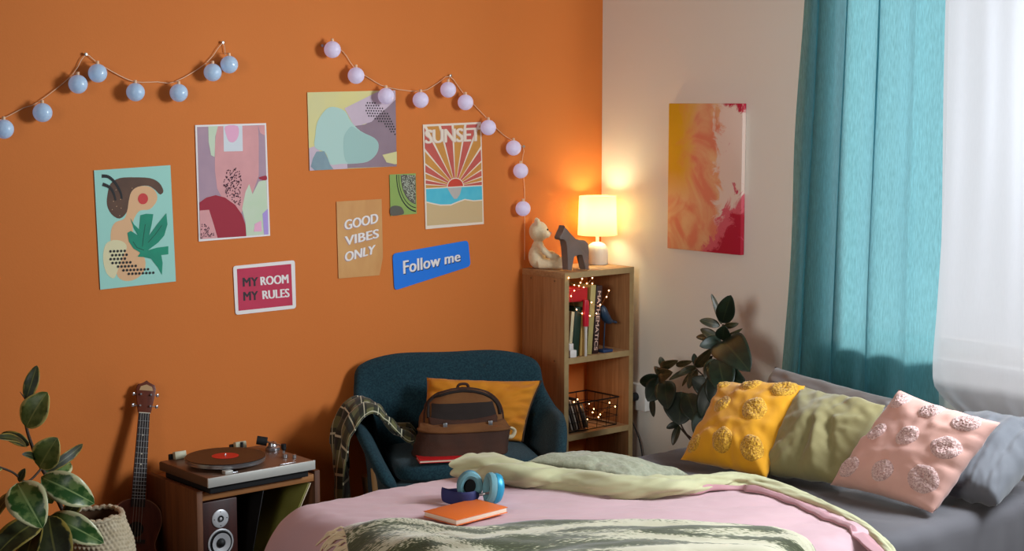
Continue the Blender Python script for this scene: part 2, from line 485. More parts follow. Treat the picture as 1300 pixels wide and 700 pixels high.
# sage fold: a thick soft roll with creases, thinning to a piped edge
b = B()
RR = [0.088, 0.066, 0.05, 0.05, 0.05, 0.04, 0.036, 0.028, 0.02, 0.016, 0.015, 0.014, 0.014]
FL = [0.52, 0.68, 0.72, 0.78, 0.72, 0.72, 0.72, 0.8, 0.9, 1, 1, 1, 1]
n = len(RC); NS = 56
rings = []
for i, p in enumerate(RC):
    t = i / (n - 1) * (len(RR) - 1); k = min(int(t), len(RR) - 2); r_ = lerp(RR[k], RR[k + 1], t - k); fl_ = lerp(FL[k], FL[k + 1], t - k)
    tg = (RC[min(i + 1, n - 1)] - RC[max(i - 1, 0)]); tg.normalize()
    sd = tg.cross(V((0, 0, 1))).normalized()
    ring = []
    for j in range(NS):
        a = 2 * pi * j / NS
        s_ = i / 12.0
        w_ = 1 + 0.22 * nz(s_ * 1.3 + a * 0.8, a * 0.9, 3) + 0.20 * nz(s_ * 3.1 - a * 1.5, cos(a) * 1.5, 9) + 0.05 * nz(s_ * 9, a * 2.5, 5) - 0.24 * exp(-28 * (1 - cos(a - s_ * 1.1 + nz(s_ * 1.7, 4)))) - 0.20 * exp(-34 * (1 - cos(a + s_ * 0.7 + 2))) + 0.06 * cos(2 * (a - s_ * 0.9))
        ring.append(b.bm.verts.new(p + sd * cos(a) * r_ * 1.15 * w_ + V((0, 0, 1)) * sin(a) * r_ * fl_ * w_))
    rings.append(ring)
for A, C in zip(rings, rings[1:]):
    for j in range(NS): b.bm.faces.new((A[j], A[(j + 1) % NS], C[(j + 1) % NS], C[j]))
b.bm.faces.new(rings[0][::-1]); b.bm.faces.new(rings[-1])
b.build('folded_lining', SAGE, duvet, sharp=1.4)
# turned rose edge that shows between the sage piping and the pink top
b = B()
def edgefn(u, v):
    t0 = lerp(0.36, 1.0, u)
    p = samp(RC, t0); q = samp(RC, min(1, t0 + 0.01)); t_ = (q - samp(RC, max(0, t0 - 0.01))); t_.z = 0; t_.normalize(); sd = t_.cross(V((0, 0, 1)))
    if sd.x > 0: sd = -sd                              # towards the foot of the bed
    w_ = 0.03 + 0.055 * sin(min(1, u * 1.15) * pi) + 0.02 * nz(u * 6, 2) + 0.012 * nz(u * 17, 5)
    g = p + sd * (0.012 + w_ * v); g.z = lerp(p.z, duvz(g.x, g.y) + 0.004, v ** 0.6) + 0.014 * exp(-((v - 0.75) / 0.2) ** 2) * (1 + nz(u * 9, 1)) 
    if g.y < DY0 + 0.1: g.z = min(g.z, p.z + 0.012)
    return g
b.grid(edgefn, 90, 12)
b.build('turned_edge', PINK2, duvet, mods=[solid(0.006)])

# ------------------------------------------------------------------ cushions
class Cush:
    def __init__(s, bl, br, tr, tl, th, seed=0, pinch=0.07, wr=1.0, front=None, slump=0.0, folds=()):
        s.folds = folds
        s.c = [V(p) for p in (bl, br, tr, tl)]; s.th = th; s.seed = seed; s.pinch = pinch; s.wr = wr; s.slump = slump
        bl, br, tr, tl = s.c
        s.n = ((br - bl) + (tr - tl)).cross((tl - bl) + (tr - br)).normalized()
        if front is not None and s.n.dot(V(front)) < 0: s.n = -s.n
        s.side = 1
    def pt(s, u, v, side, off=0.0):
        """u,v in -1..1"""
        pu = u * (1 - s.pinch * (1 - v * v)); pv = v * (1 - s.pinch * (1 - u * u))
        a = (pu + 1) / 2; b_ = (pv + 1) / 2
        bl, br, tr, tl = s.c
        p = bl.lerp(br, a).lerp(tl.lerp(tr, a), b_)
        e = max(0.0, (1 - u * u)) * max(0.0, (1 - v * v))
        prof = e ** 0.42
        k = s.seed * 7.3
        edge = 1 - prof
        w_ = s.wr * (0.010 * nz(u * 2.1 + k, v * 2.1, k) + 0.006 * nz(u * 5 + v * 2 + k, v * 5, k + 3) + 0.0012 * nz(u * 12, v * 12 + k, k))
        ang = math.atan2(v, u)
        if side > 0:
            for (fu, fv, gu, gv, amp, wd_) in s.folds:
                dx, dy = gu - fu, gv - fv; L2 = dx * dx + dy * dy
                t_ = max(0, min(1, ((u - fu) * dx + (v - fv) * dy) / L2)); dd = sqrt((u - fu - t_ * dx) ** 2 + (v - fv - t_ * dy) ** 2)
                w_ += amp * exp(-(dd / wd_) ** 2) * (1 - 0.5 * t_)
        rad = s.wr * 0.009 * nz(ang * 5.5 + k, 1.3, 0.4 * sqrt(u * u + v * v) + side) * (sqrt(u * u + v * v) ** 2)
        sl = s.slump * (1 - b_) * prof
        h = s.th * 0.5 * prof * (1 + (0.25 * s.slump * 10) * (0.5 - b_)) + (w_ + rad) * min(1, prof * 3)
        return p + s.n * side * (h + off)
def cushion(name, label, cat, m, cu, group=None, N=44, piping=None, fringe=None, parent=None, front_only=False):
    b = B()
    for side in (1, -1):
        b.grid(lambda u, v: cu.pt(u * 2 - 1, v * 2 - 1, side), N, N)
    th = None
    if parent is None:
        base = sum(cu.c, V()) / 4; base.z = min(p.z for p in cu.c)
        th = thing(name, label, cat, base, group); o = b.build('cushion_cover', m, th, weld=0.0004, sharp=1.3)
        return th
    return b.build(name, m, parent, weld=0.0004, sharp=1.3)
def tuft_dot(cu, u0, v0, ru, rv, m, parent, side=1, nm='tufted_dot'):
    b = B(); NR, NA = 16, 48
    def fn(a, r):
        an = a * 2 * pi; rr = r * (1 + 0.06 * nz(cos(an) * 1.5 + u0 * 3, sin(an) * 1.5 + v0 * 5))
        u = u0 + ru * rr * cos(an); v = v0 + rv * rr * sin(an)
        u = max(-0.985, min(0.985, u)); v = max(-0.985, min(0.985, v))
        base = 0.010 * (1 - r ** 6) - 0.001
        base += 0.0055 * (1 - r ** 8) * nz(u * 36, v * 36, 5) + 0.0025 * (1 - r ** 8) * nz(u * 80, v * 80, 9)
        return cu.pt(u, v, side, base)
    b.grid(fn, NA, NR, cu=True)
    return b.build(nm, m, parent, sharp=3.0, weld=0.00001)

MUST = mat('mustard_linen', (226, 158, 12), 0.9, (216, 148, 12), 4, sheen=0.2, weave=0.10, bscale=220)
MUSTD = mat('mustard_tufting', (234, 180, 52), 0.95, (168, 110, 14), 170, bump=0.9, bscale=240, sheen=0.3)  # darker second tone paints shaded pits between the tufts
OLIVE = mat('olive_sage_cotton', (142, 132, 88), 0.88, (134, 124, 82), 4, sheen=0.25, bump=0.1, bscale=500)
BLUSH = mat('blush_cotton', (222, 172, 158), 0.9, (214, 164, 152), 4, sheen=0.2, weave=0.08, bscale=220)
BLUSHD = mat('blush_tufting', (238, 206, 200), 0.95, (184, 138, 132), 170, bump=0.9, bscale=240, sheen=0.3)  # deeper pink specks: shade of the tuft pits put into the colour
GREYP = mat('warm_grey_satin_cotton', (112, 100, 94), 0.55, (100, 90, 86), 4, sheen=0.3)
GREYP2 = mat('slate_pillowcase', (104, 106, 112), 0.8, (96, 98, 104), 4, sheen=0.3)
TOC = (-0.65, -0.7, 0.3)

# grey pillows behind
cu = Cush((-0.62, -1.40, 0.60), (-0.62, -2.06, 0.60), (-0.46, -2.0269, 0.8295), (-0.46, -1.4652, 0.8758), 0.16, 3, 0.045, 1.0, TOC)
cushion('pillow', 'taupe grey pillow lying behind the yellow and olive cushions', 'pillow', GREYP, cu)
cu = Cush((-0.7895, -2.46, 0.635), (-0.7466, -2.64, 0.605), (-0.30, -2.60, 0.80), (-0.42, -2.2848, 0.8169), 0.17, 5, 0.04, 0.9, TOC, folds=((0.2, 0.6, 0.0, -0.8, 0.012, 0.12), (0.5, 0.5, 0.4, -0.8, -0.012, 0.10), (-0.3, 0.6, -0.2, -0.6, 0.01, 0.1)))
cushion('pillow', 'slate grey pillow half hidden behind the pink dotted cushion', 'pillow', GREYP2, cu)
# yellow
cuY = Cush((-1.0328, -1.509, 0.6), (-1.0288, -1.9096, 0.6), (-0.72, -1.8243, 0.8813), (-0.72, -1.4341, 0.8396), 0.16, 1, 0.07, 1.0, TOC, folds=((-0.95, -0.6, -0.3, -0.3, -0.008, 0.08), (-0.2, 0.5, 0.7, 0.45, 0.006, 0.08), (0.0, -0.2, 0.8, -0.15, 0.006, 0.07), (0.2, -0.95, 0.1, -0.3, -0.008, 0.07)))
cy = cushion('throw_cushion', 'mustard yellow cushion covered in tufted dots, nearest the leafy plant', 'cushion', MUST, cuY)
for (u, v, r) in ((-0.74, -0.72, .17), (-0.02, -0.62, .22), (0.66, -0.62, .22), (-0.42, 0.18, .2), (0.42, 0.15, .24), (-0.78, 0.78, .15), (0.0, 0.80, .2), (0.72, 0.80, .22)):
    tuft_dot(cuY, u, v, r * 1.12, r * 1.12, MUSTD, cy)
# olive
cuO = Cush((-0.9871, -1.8381, 0.6), (-0.9027, -2.15, 0.6), (-0.7, -2.1612, 0.8564), (-0.7, -1.7936, 0.8747), 0.17, 2, 0.05, 1.3, TOC, folds=((0.0, 0.15, 0.35, -0.9, 0.022, 0.10), (0.25, 0.2, 0.65, -0.7, -0.030, 0.12), (-0.2, 0.2, -0.7, -0.8, 0.010, 0.12), (0.0, 0.15, 0.8, 0.4, 0.014, 0.10), (0.0, 0.15, -0.1, -0.9, -0.018, 0.10)))
cushion('throw_cushion', 'plain olive green cushion between the mustard and the pink dotted cushions', 'cushion', OLIVE, cuO)
# pink
cuP = Cush((-0.9217, -2.1047, 0.6), (-0.9727, -2.5516, 0.6), (-0.74, -2.637, 0.8752), (-0.74, -2.2435, 0.928), 0.155, 4, 0.06, 1.0, TOC, folds=((0.95, 0.3, 0.5, 0.0, -0.008, 0.06), (0.95, -0.1, 0.45, -0.25, -0.010, 0.06), (0.9, -0.6, 0.4, -0.35, -0.008, 0.05), (0.3, 0.5, 0.8, 0.5, 0.006, 0.08), (-0.9, 0.4, -0.3, 0.45, -0.006, 0.07), (-0.3, -0.3, 0.4, -0.1, 0.006, 0.08), (0.95, 0.6, 0.6, 0.45, -0.006, 0.05)))
cp = cushion('throw_cushion', 'pale pink cushion with nine tufted dots, nearest the window', 'cushion', BLUSH, cuP)
for (u, v, r) in ((-0.72, -0.68, .17), (-0.05, -0.62, .18), (0.66, -0.52, .22), (-0.66, 0.08, .16), (0.0, 0.14, .19), (0.70, 0.16, .2), (-0.70, 0.78, .16), (-0.02, 0.78, .17), (0.66, 0.76, .18)):
    tuft_dot(cuP, u, v, r * 1.18, r * 1.18, BLUSHD, cp)

# seersucker cushion lying behind the fold
SEER = mat('grey_green_seersucker', (162, 162, 138), 0.9, (146, 148, 124), 80, stretch=(1, 1, 1), bump=0.5, bscale=110, sheen=0.2)
cu = Cush((-1.6454, -1.3621, 0.66), (-1.4578, -1.6771, 0.63), (-1.1815, -1.6882, 0.6), (-1.3744, -1.3311, 0.64), 0.085, 8, 0.03, 0.9, (0, 0, 1))
cushion('bed_cushion', 'flat grey green crinkled cushion lying behind the sage fold of the duvet', 'cushion', SEER, cu)

# throw ------------------------------------------------------------
def throwmat():
    t = NT('tie_dye_woven_throw'); tc = t.n('ShaderNodeTexCoord'); mp = t.n('ShaderNodeMapping'); t.l(tc.outputs['UV'], mp.inputs['Vector'])
    mp.inputs['Scale'].default_value = (1.0, 1.0, 1)
    sx = t.n('ShaderNodeSeparateXYZ'); t.l(mp.outputs[0], sx.inputs[0])
    mp2 = t.n('ShaderNodeMapping'); mp2.inputs['Scale'].default_value = (3.6, 9.5, 1); t.l(tc.outputs['UV'], mp2.inputs['Vector'])
    n1 = t.n('ShaderNodeTexNoise', i_Scale=1.0, i_Detail=3.0, i_Roughness=0.55, i_Distortion=0.5); t.l(mp2.outputs[0], n1.inputs['Vector'])
    mp3 = t.n('ShaderNodeMapping'); mp3.inputs['Scale'].default_value = (110, 190, 1); t.l(tc.outputs['UV'], mp3.inputs['Vector'])
    n2 = t.n('ShaderNodeTexNoise', i_Scale=1.0, i_Detail=2.0); t.l(mp3.outputs[0], n2.inputs['Vector'])
    a = t.n('ShaderNodeMath', operation='MULTIPLY_ADD', i_1=0.36); t.l(n2.outputs['Fac'], a.inputs[0]); t.l(n1.outputs['Fac'], a.inputs[2])
    cr = t.n('ShaderNodeValToRGB'); el = cr.color_ramp.elements
    el[0].position = 0.655; el[0].color = lin((206, 200, 172)); el[1].position = 0.74; el[1].color = lin((72, 76, 48))
    e = el.new(0.675); e.color = lin((150, 150, 116)); e = el.new(0.695); e.color = lin((98, 102, 70))
    t.l(a.outputs[0], cr.inputs['Fac']); t.l(cr.outputs['Color'], t.b.inputs['Base Color'])
    t.b.inputs['Roughness'].default_value = 0.95; t.b.inputs['Sheen Weight'].default_value = 0.3
    bp = t.n('ShaderNodeBump', i_Strength=0.5, i_Distance=0.003); t.l(n2.outputs['Fac'], bp.inputs['Height']); t.l(bp.outputs['Normal'], t.b.inputs['Normal'])
    return t.m
TH = throwmat()
throw = thing('throw_blanket', 'cream and olive streaked woven throw with a fringed end, spread over the pink duvet', 'blanket', (-2.0, -2.2, 0.63))
far = crom([(-2.5214, -1.5155, 0.63), (-2.3992, -1.6075, 0.63), (-2.3516, -1.6837, 0.63), (-2.3118, -1.7875, 0.63), (-2.2343, -1.8419, 0.63), (-2.0455, -1.9323, 0.63), (-1.8871, -2.0434, 0.63), (-1.7722, -2.165, 0.63), (-1.6172, -2.3438, 0.63), (-1.5993, -2.4959, 0.63), (-1.647, -2.6077, 0.63), (-1.7612, -2.7548, 0.63)], 10)
TD = V((-0.44, -0.90, 0))
def top_z(x, y):
    ax = x - DX0
    # invert the duvet's rounded foot edge roughly
    dz = 0.0
    if ax < 0.15: dz -= 0.15 - sqrt(max(0.0, 0.15 ** 2 - (0.15 - max(ax, 0.0)) ** 2))
    if ax < 0: dz -= 2.5 * -ax
    e = y - DY0
    if e < 0.12: dz -= 0.12 - sqrt(max(0.0, 0.12 ** 2 - (0.12 - max(e, 0.0)) ** 2))
    return duvz(x, max(y, DY0)) + dz
def throwpt(u, v):
    s = v * 0.95
    p = samp(far, u) + TD * s
    x, y = p.x, p.y
    z = 0
    over = DY0 - y
    if over > 0:
        y = DY0 - 0.012 - 0.02 * (0.5 + nz(u * 9, 3)) ; z = -over
    # long soft folds running along the throw
    f_ = 0.013 * (1 + sin(v * 34 + 2.6 * nz(u * 2.2, v * 1.5, 1) * 2 + u * 5)) * (0.5 + 0.6 * nz(u * 3, v * 4, 5)) + 0.008 * nz(u * 9, v * 16, 2) + 0.010 * (1 + nz(u * 3.5, v * 7, 8))
    f_ *= min(1, v * 12 + 0.12)
    return V((x, y, top_z(x, y) + z + 0.010 + max(0, f_)))
b = B(); b.grid(throwpt, 220, 110, uv=True)
b.build('throw_cloth', TH, throw, mods=[solid(0.006, 1.0)], recalc=True)
FR = mat('cream_fringe_yarn', (236, 214, 176), 0.95, sheen=0.3)
random.seed(4)
b = B()
for i in range(64):
    v = i / 64 * 0.55 + random.uniform(-.002, .002)
    p0 = throwpt(0.004, v); d0 = (throwpt(0.0, v) - throwpt(0.02, v)); d0.z = 0; d0.normalize()
    L = random.uniform(0.065, 0.105); a = random.uniform(-0.5, 0.15)
    d = Matrix.Rotation(a, 3, 'Z') @ d0; pts = []
    for k in range(6):
        q = p0 + d * (L * k / 5) + V((random.uniform(-.003, .003), random.uniform(-.003, .003), 0))
        q.z = top_z(q.x, q.y) + 0.010 + 0.008 * sin(k / 5 * pi) + random.uniform(0, 0.004)
        pts.append(q)
    b.tube(crom(pts, 2), [0.0038] * 8 + [0.003, 0.0025, 0.0018], 6)
b.build('fringe', FR, throw)

# headphones and orange book on the bed ------------------------------
def surf(p, dz=0.0):
    return V((p[0], p[1], duvz(p[0], p[1]) + dz))
OB = mat('orange_book_cover', (232, 112, 40), 0.5); PG = mat('book_pages', (236, 214, 190), 0.9, (214, 190, 166), 90, stretch=(0.1, 0.1, 6))
q = [V((-2.2887, -1.6048, 0.64)), V((-2.2775, -1.7478, 0.64)), V((-2.0588, -1.7253, 0.64)), V((-2.0362, -1.5888, 0.64))]
cen = sum(q, V()) / 4; ux = ((q[2] - q[1]) + (q[3] - q[0])).normalized(); vy = V((0, 0, 1)).cross(ux)
hw = (q[2] - q[1]).length / 2; hh = 0.075
bk = thing('book', 'orange softcover book lying closed on the pink duvet', 'book', (cen.x, cen.y, TOP + 0.004))
R = Matrix((ux, vy, V((0, 0, 1)))).transposed().to_4x4()
z0 = TOP + 0.006
B().box((cen.x, cen.y, z0 + 0.0012), (2 * hw, 2 * hh, 0.0022), R, 0.0006).box((cen.x, cen.y, z0 + 0.0178), (2 * hw, 2 * hh, 0.0022), R, 0.0006).build('cover', OB, bk)
B().box((cen.x, cen.y, z0 + 0.0095), (2 * hw - 0.004, 2 * hh - 0.006, 0.0142), R, 0.001).build('pages', PG, bk)
HT = mat('teal_headphone_metal', (42, 152, 190), 0.35, metallic=0.3); HC = mat('teal_grey_knit_cushion', (112, 160, 170), 0.9, bump=0.3, bscale=900)
NV = mat('navy_knit_headband', (32, 38, 92), 0.7, bump=0.2, bscale=800); BLK = mat('black_mesh', (14, 14, 16), 0.8); SIL = mat('brushed_steel', (190, 192, 196), 0.3, metallic=0.9)
hp = thing('headphones', 'teal over-ear headphones with a navy headband beside the orange book', 'headphones', (-1.9, -1.42, TOP))
def cup(c, ax, up, hgt, wid):
    """oval ear cup, ax = direction the cushion faces"""
    ax = V(ax).normalized(); up = (V(up) - ax * V(up).dot(ax)).normalized(); sd = up.cross(ax)
    M = Matrix((sd * wid, up * hgt, ax)).transposed().to_4x4(); M.translation = V(c)
    return M
def earcup(c, ax, up, tilt=0):
    M = cup(c, ax, up, 1.12, 0.92)
    e = thing_part = B().lathe([(0, -0.030), (0.028, -0.029), (0.040, -0.022), (0.0445, -0.010), (0.044, 0.0), (0, 0.0)], M=M, seg=40).build('ear_cup', HT, hp)
    B().lathe([(0.022, 0.002), (0.043, 0.0), (0.046, 0.010), (0.043, 0.020), (0.034, 0.024), (0.025, 0.019), (0.0215, 0.010), (0.022, 0.002)], M=M, seg=40).build('ear_pad', HC, e)
    B().lathe([(0, 0.004), (0.0235, 0.004), (0.0235, 0.002), (0, 0.002)], M=M, seg=32).build('driver_mesh', BLK, e)
    return M
zc = TOP + 0.052
A = V((-2.0388, -1.5278, 0.665)); A.z = zc; C_ = V((-2.0006, -1.6013, 0.665)); C_.z = zc
earcup(A, (-0.52, -0.85, -0.02), (0.1, 0, 1)); earcup(C_, (-0.75, 0.25, 0.1), (-0.05, 0, 1))
H0 = V((-2.116, -1.4942, 0.64)); H1 = V((-2.0474, -1.5544, 0.63)); H2 = V((-2.0038, -1.5492, 0.64))
hb = [V((A.x - 0.03, A.y + 0.01, zc - 0.01)), V((-2.0985, -1.4801, 0.65)), V((-2.1315, -1.506, 0.65)), V((-2.1252, -1.5388, 0.645)), V((-2.1109, -1.5773, 0.645)), V((-2.0779, -1.5922, 0.645)), V((-2.039, -1.5722, 0.645))]
for p in hb: p.z = max(p.z, TOP + 0.028)
hbc = crom(hb, 8); nb = len(hbc)
b = B()
wds = [0.006 + (0.022 - 0.006) * min(1, max(0, (i / nb - 0.12) * 6)) * min(1, max(0, (1.0 - i / nb) * 7)) for i in range(nb)]
b.tube(hbc, 0.0045, 14, up=(0, 0, 1), flat=[w_ / 0.0045 for w_ in wds])
b.build('headband', NV, hp)
st = crom([hb[-1], V((-2.0212, -1.5865, 0.65)), V((-2.0157, -1.6037, 0.655)), C_ + V((-0.004, -0.03, 0.0))], 6)
B().tube(st, 0.0045, 10).build('stem', SIL, hp); B().tube([hb[0], A + V((-0.012, 0.018, 0))], 0.0045, 10).build('stem', SIL, hp)

# ------------------------------------------------------------------ curtains
def clothmat(name, col, tr, transp=0.0, fine=True, trfac=0.6):
    t = NT(name); b_ = t.b; vec = t.coord((260, 260, 30)); n_ = t.n('ShaderNodeTexNoise', i_Scale=1.0, i_Detail=2.0); t.l(vec, n_.inputs['Vector'])
    cr = t.n('ShaderNodeValToRGB'); cr.color_ramp.elements[0].position = 0.3; cr.color_ramp.elements[1].position = 0.7
    c2 = tuple(max(0, int(c * (0.86 if col[0] < 200 else 0.985))) for c in tr)
    cr.color_ramp.elements[0].color = lin(c2); cr.color_ramp.elements[1].color = lin(tr)
    t.l(n_.outputs['Fac'], cr.inputs['Fac'])
    b_.inputs['Base Color'].default_value = lin(col); b_.inputs['Roughness'].default_value = 0.9; b_.inputs['Sheen Weight'].default_value = 0.1
    tl = t.n('ShaderNodeBsdfTranslucent'); t.l(cr.outputs['Color'], tl.inputs['Color'])
    m1 = t.n('ShaderNodeMixShader', i_Fac=trfac); t.l(b_.outputs[0], m1.inputs[1]); t.l(tl.outputs[0], m1.inputs[2])
    last = m1
    if transp:
        tp = t.n('ShaderNodeBsdfTransparent'); m2 = t.n('ShaderNodeMixShader', i_Fac=transp)
        t.l(m1.outputs[0], m2.inputs[1]); t.l(tp.outputs[0], m2.inputs[2]); last = m2
    t.l(last.outputs[0], t.out.inputs['Surface'])
    return t.m
TEAL = clothmat('teal_linen_curtain', (62, 130, 142), (146, 212, 224), 0.04, trfac=0.74)
SHEER = clothmat('white_voile', (226, 228, 234), (214, 217, 224), 0.16, trfac=0.62)
CT, CB = 2.75, 0.03
tl_ = (-0.085, -1.2628, 2.3116)[1]; bl_ = (-0.085, -1.1941, 0.753)[1]; tr_ = (-0.085, -1.9302, 2.2792)[1]; br_ = (-0.085, -1.9443, 0.9754)[1]
zt, zb = 2.30, 0.85
def curt(u, v):
    z = lerp(CT, CB, v)
    k = (zt - z) / (zt - zb)
    yl = lerp(tl_, bl_, k); yr = lerp(tr_, br_ , k) + (-0.03 * max(0, k - 1) * 4)
    q = u + 0.012 * nz(u * 4, z * 1.2)
    y = lerp(yl, yr, q)
    ph = [0.02, 0.10, 0.20, 0.285, 0.33, 0.46, 0.60, 0.73, 0.86, 1.0]
    a = 2 * pi * (5.6 * q - 1.3 * q * q) + 0.5 * nz(q * 3, z * 0.5)
    g = min(1, max(0, (q - 0.45) * 2.0)); ed = min(1, q * 8, (1 - q) * 8)
    x = -0.088 + lerp(0.030, 0.014, g) * (0.8 + 0.25 * v) * sin(a) + 0.008 * nz(q * 9, z * 1.2)
    y += ed * lerp(0.034, 0.016, g) * sin(a + 1.2) + 0.004 * nz(q * 16, z * 1.5, 3)
    return V((x, y, z))
cur = thing('curtain', 'translucent teal linen curtain hanging at the left of the window', 'curtain', (-0.13, -1.55, 0.03))
B().grid(curt, 260, 60).build('curtain_panel', TEAL, cur, recalc=True)
sh = thing('sheer_curtain', 'white sheer voile curtain glowing with daylight over the window', 'curtain', (-0.2, -2.2, 0.03))
sl = crom([((-0.21, -2.0266, 2.4381)[1], 2.75, 0), ((-0.21, -2.0226, 2.2696)[1], (-0.21, -2.0226, 2.2696)[2], 0), ((-0.21, -2.0258, 1.6989)[1], (-0.21, -2.0258, 1.6989)[2], 0), ((-0.21, -2.0099, 1.1732)[1], (-0.21, -2.0099, 1.1732)[2], 0), ((-0.21, -1.9984, 0.9051)[1], (-0.21, -1.9984, 0.9051)[2], 0), ((-0.21, -2.029, 0.8199)[1], (-0.21, -2.029, 0.8199)[2], 0), ((-0.21, -2.1747, 0.7234)[1], (-0.21, -2.1747, 0.7234)[2], 0), ((-0.21, -2.2305, 0.5568)[1], 0.62, 0)], 8)
def sheer(u, v):
    z = lerp(2.75, 0.63, v)
    e = min(sl, key=lambda p: abs(p.y - z)).x
    for a, c in zip(sl, sl[1:]):
        if a.y >= z >= c.y and a.y > c.y: e = lerp(a.x, c.x, (a.y - z) / (a.y - c.y)); break
    y = lerp(e, -2.60, u)
    x = -0.19 + 0.0022 * sin(u * 30 + 0.6 * nz(u * 3, z)) + 0.004 * nz(u * 5, z * 1.0) 
    return V((x, y, z))
B().grid(sheer, 120, 60).build('voile_panel', SHEER, sh)
rodm = mat('brushed_curtain_rod', (120, 120, 120), 0.4, metallic=0.8)
rod = thing('curtain_rod', 'metal curtain rod above the window', 'curtain rod', (-0.15, -2.9, 2.77))
B().tube([(-0.15, -1.1, 2.77), (-0.15, -4.7, 2.77)], 0.012, 12).build('rod', rodm, rod)
for y in (-1.2, -4.6): B().tube([(0.0, y, 2.77), (-0.15, y, 2.77)], 0.008, 8).build('bracket', rodm, rod)

# ------------------------------------------------------------------ paper things on the orange wall
def W3(p, y): return V((p[0], -y, p[1]))
BASEY = 0.003; THK = 0.0012; LAY = 0.0003
def paper(name, label, pts, m, group='posters on the orange wall', cat='poster', th=THK, curl=0.0):
    b = B()
    # thin sheet standing a few millimetres off the wall
    lo = [b.bm.verts.new(W3(p, BASEY)) for p in pts]; hi = [b.bm.verts.new(W3(p, BASEY + th)) for p in pts]
    b.bm.faces.new(lo); b.bm.faces.new(hi)
    k = len(pts)
    for i in range(k): b.bm.faces.new((lo[i], lo[(i + 1) % k], hi[(i + 1) % k], hi[i]))
    return b, th
def layer(b, pts, mi, lv, th=THK):
    b.flat([W3(p, BASEY + th + LAY * lv) for p in pts], mi)
def disc(b, c, r, mi, lv, seg=10, th=THK, sq=1.0, rot=0.0):
    layer(b, [(c[0] + r * cos(rot) * cos(a) - r * sq * sin(rot) * sin(a), c[1] + r * sin(rot) * cos(a) + r * sq * cos(rot) * sin(a)) for a in [2 * pi * k / seg for k in range(seg)]], mi, lv, th)
def pm(name, c, c2=None, ns=12): return mat(name, c, 0.7, c2, ns)
def fin(b, name, label, mats, cat='poster', group=None):
    o = b.build(name, mats, smooth=False, recalc=True)
    return tag(o, label, cat, group)
def inquad(quad, u, v):
    tl, tr, br, bl = [V((p[0], p[1], 0)) for p in quad]
    p = bl.lerp(br, u).lerp(tl.lerp(tr, u), v); return (p.x, p.y)
def inside(pt, poly):
    x, y = pt; c = False; j = len(poly) - 1
    for i in range(len(poly)):
        xi, yi = poly[i]; xj, yj = poly[j]
        if (yi > y) != (yj > y) and x < (xj - xi) * (y - yi) / (yj - yi) + xi: c = not c
        j = i
    return c
random.seed(11)
# poster: abstract nude with a leaf on mint
Q = [(-2.5786, 1.6511), (-2.2668, 1.6624), (-2.2553, 1.2165), (-2.5674, 1.2085)]
b, th = paper('p', '', Q, None)
layer(b, smooth2([(-2.4339, 1.5744), (-2.3712, 1.5874), (-2.3339, 1.5670), (-2.3264, 1.5322), (-2.3569, 1.4989), (-2.3972, 1.4954), (-2.4177, 1.4749), (-2.4294, 1.4450), (-2.4268, 1.3915), (-2.4115, 1.3447), (-2.3831, 1.3122), (-2.3869, 1.2663), (-2.4228, 1.2381), (-2.4645, 1.2334), (-2.4952, 1.2509), (-2.5039, 1.2896), (-2.5196, 1.3664), (-2.5178, 1.4268), (-2.4990, 1.4561), (-2.4617, 1.4694), (-2.4480, 1.5143)],3), 2, 1)
layer(b, smooth2([(-2.5284, 1.5590), (-2.5150, 1.5998), (-2.4778, 1.6197), (-2.4202, 1.6209), (-2.3536, 1.6158), (-2.3162, 1.5970), (-2.2992, 1.5657), (-2.3132, 1.5524), (-2.3338, 1.5708), (-2.3628, 1.5871), (-2.4046, 1.5848), (-2.4317, 1.5667), (-2.4434, 1.5331), (-2.4528, 1.4918), (-2.4822, 1.4689), (-2.5143, 1.4870), (-2.5311, 1.5216)],3), 1, 2)
layer(b, smooth2([(-2.5421, 1.3753), (-2.5091, 1.3900), (-2.4725, 1.3827), (-2.4559, 1.3588), (-2.4785, 1.3184), (-2.4962, 1.2739), (-2.5134, 1.2469), (-2.5412, 1.2694), (-2.5534, 1.3232)],3), 3, 2)
c = [(-2.3851, 1.5391), (-2.3642, 1.5383)]; disc(b, c[0], abs(c[1][0] - c[0][0]), 4, 3, 24)
layer(b, [(-2.3977, 1.4778), (-2.3741, 1.4821), (-2.3439, 1.4792), (-2.3517, 1.4411), (-2.3638, 1.3995), (-2.3289, 1.4400), (-2.2896, 1.4806), (-2.2856, 1.4378), (-2.3004, 1.3960), (-2.3266, 1.3705), (-2.3696, 1.3437), (-2.3314, 1.3514), (-2.2844, 1.3541), (-2.2852, 1.3230), (-2.3151, 1.3218), (-2.3100, 1.2920), (-2.3146, 1.2457), (-2.3292, 1.2739), (-2.3579, 1.3106), (-2.3871, 1.3186), (-2.4138, 1.3219), (-2.4017, 1.3364), (-2.4295, 1.3535), (-2.4478, 1.3812), (-2.4526, 1.4143), (-2.4383, 1.4211), (-2.4098, 1.4020), (-2.4257, 1.4296), (-2.4394, 1.4699), (-2.4252, 1.4448), (-2.4042, 1.4247)], 5, 4)
for ln in ([(-2.3786, 1.4425), (-2.3865, 1.4007), (-2.3927, 1.3589)], [(-2.3095, 1.4352), (-2.3384, 1.4020), (-2.3688, 1.3729)], [(-2.4312, 1.3803), (-2.4153, 1.3564), (-2.3864, 1.3447)]):
    for a, c in zip(ln, ln[1:]):
        d = V((c[0] - a[0], c[1] - a[1])); nn = V((-d.y, d.x)).normalized() * 0.0014
        layer(b, [(a[0] - nn.x, a[1] - nn.y), (c[0] - nn.x, c[1] - nn.y), (c[0] + nn.x, c[1] + nn.y), (a[0] + nn.x, a[1] + nn.y)], 7, 5)
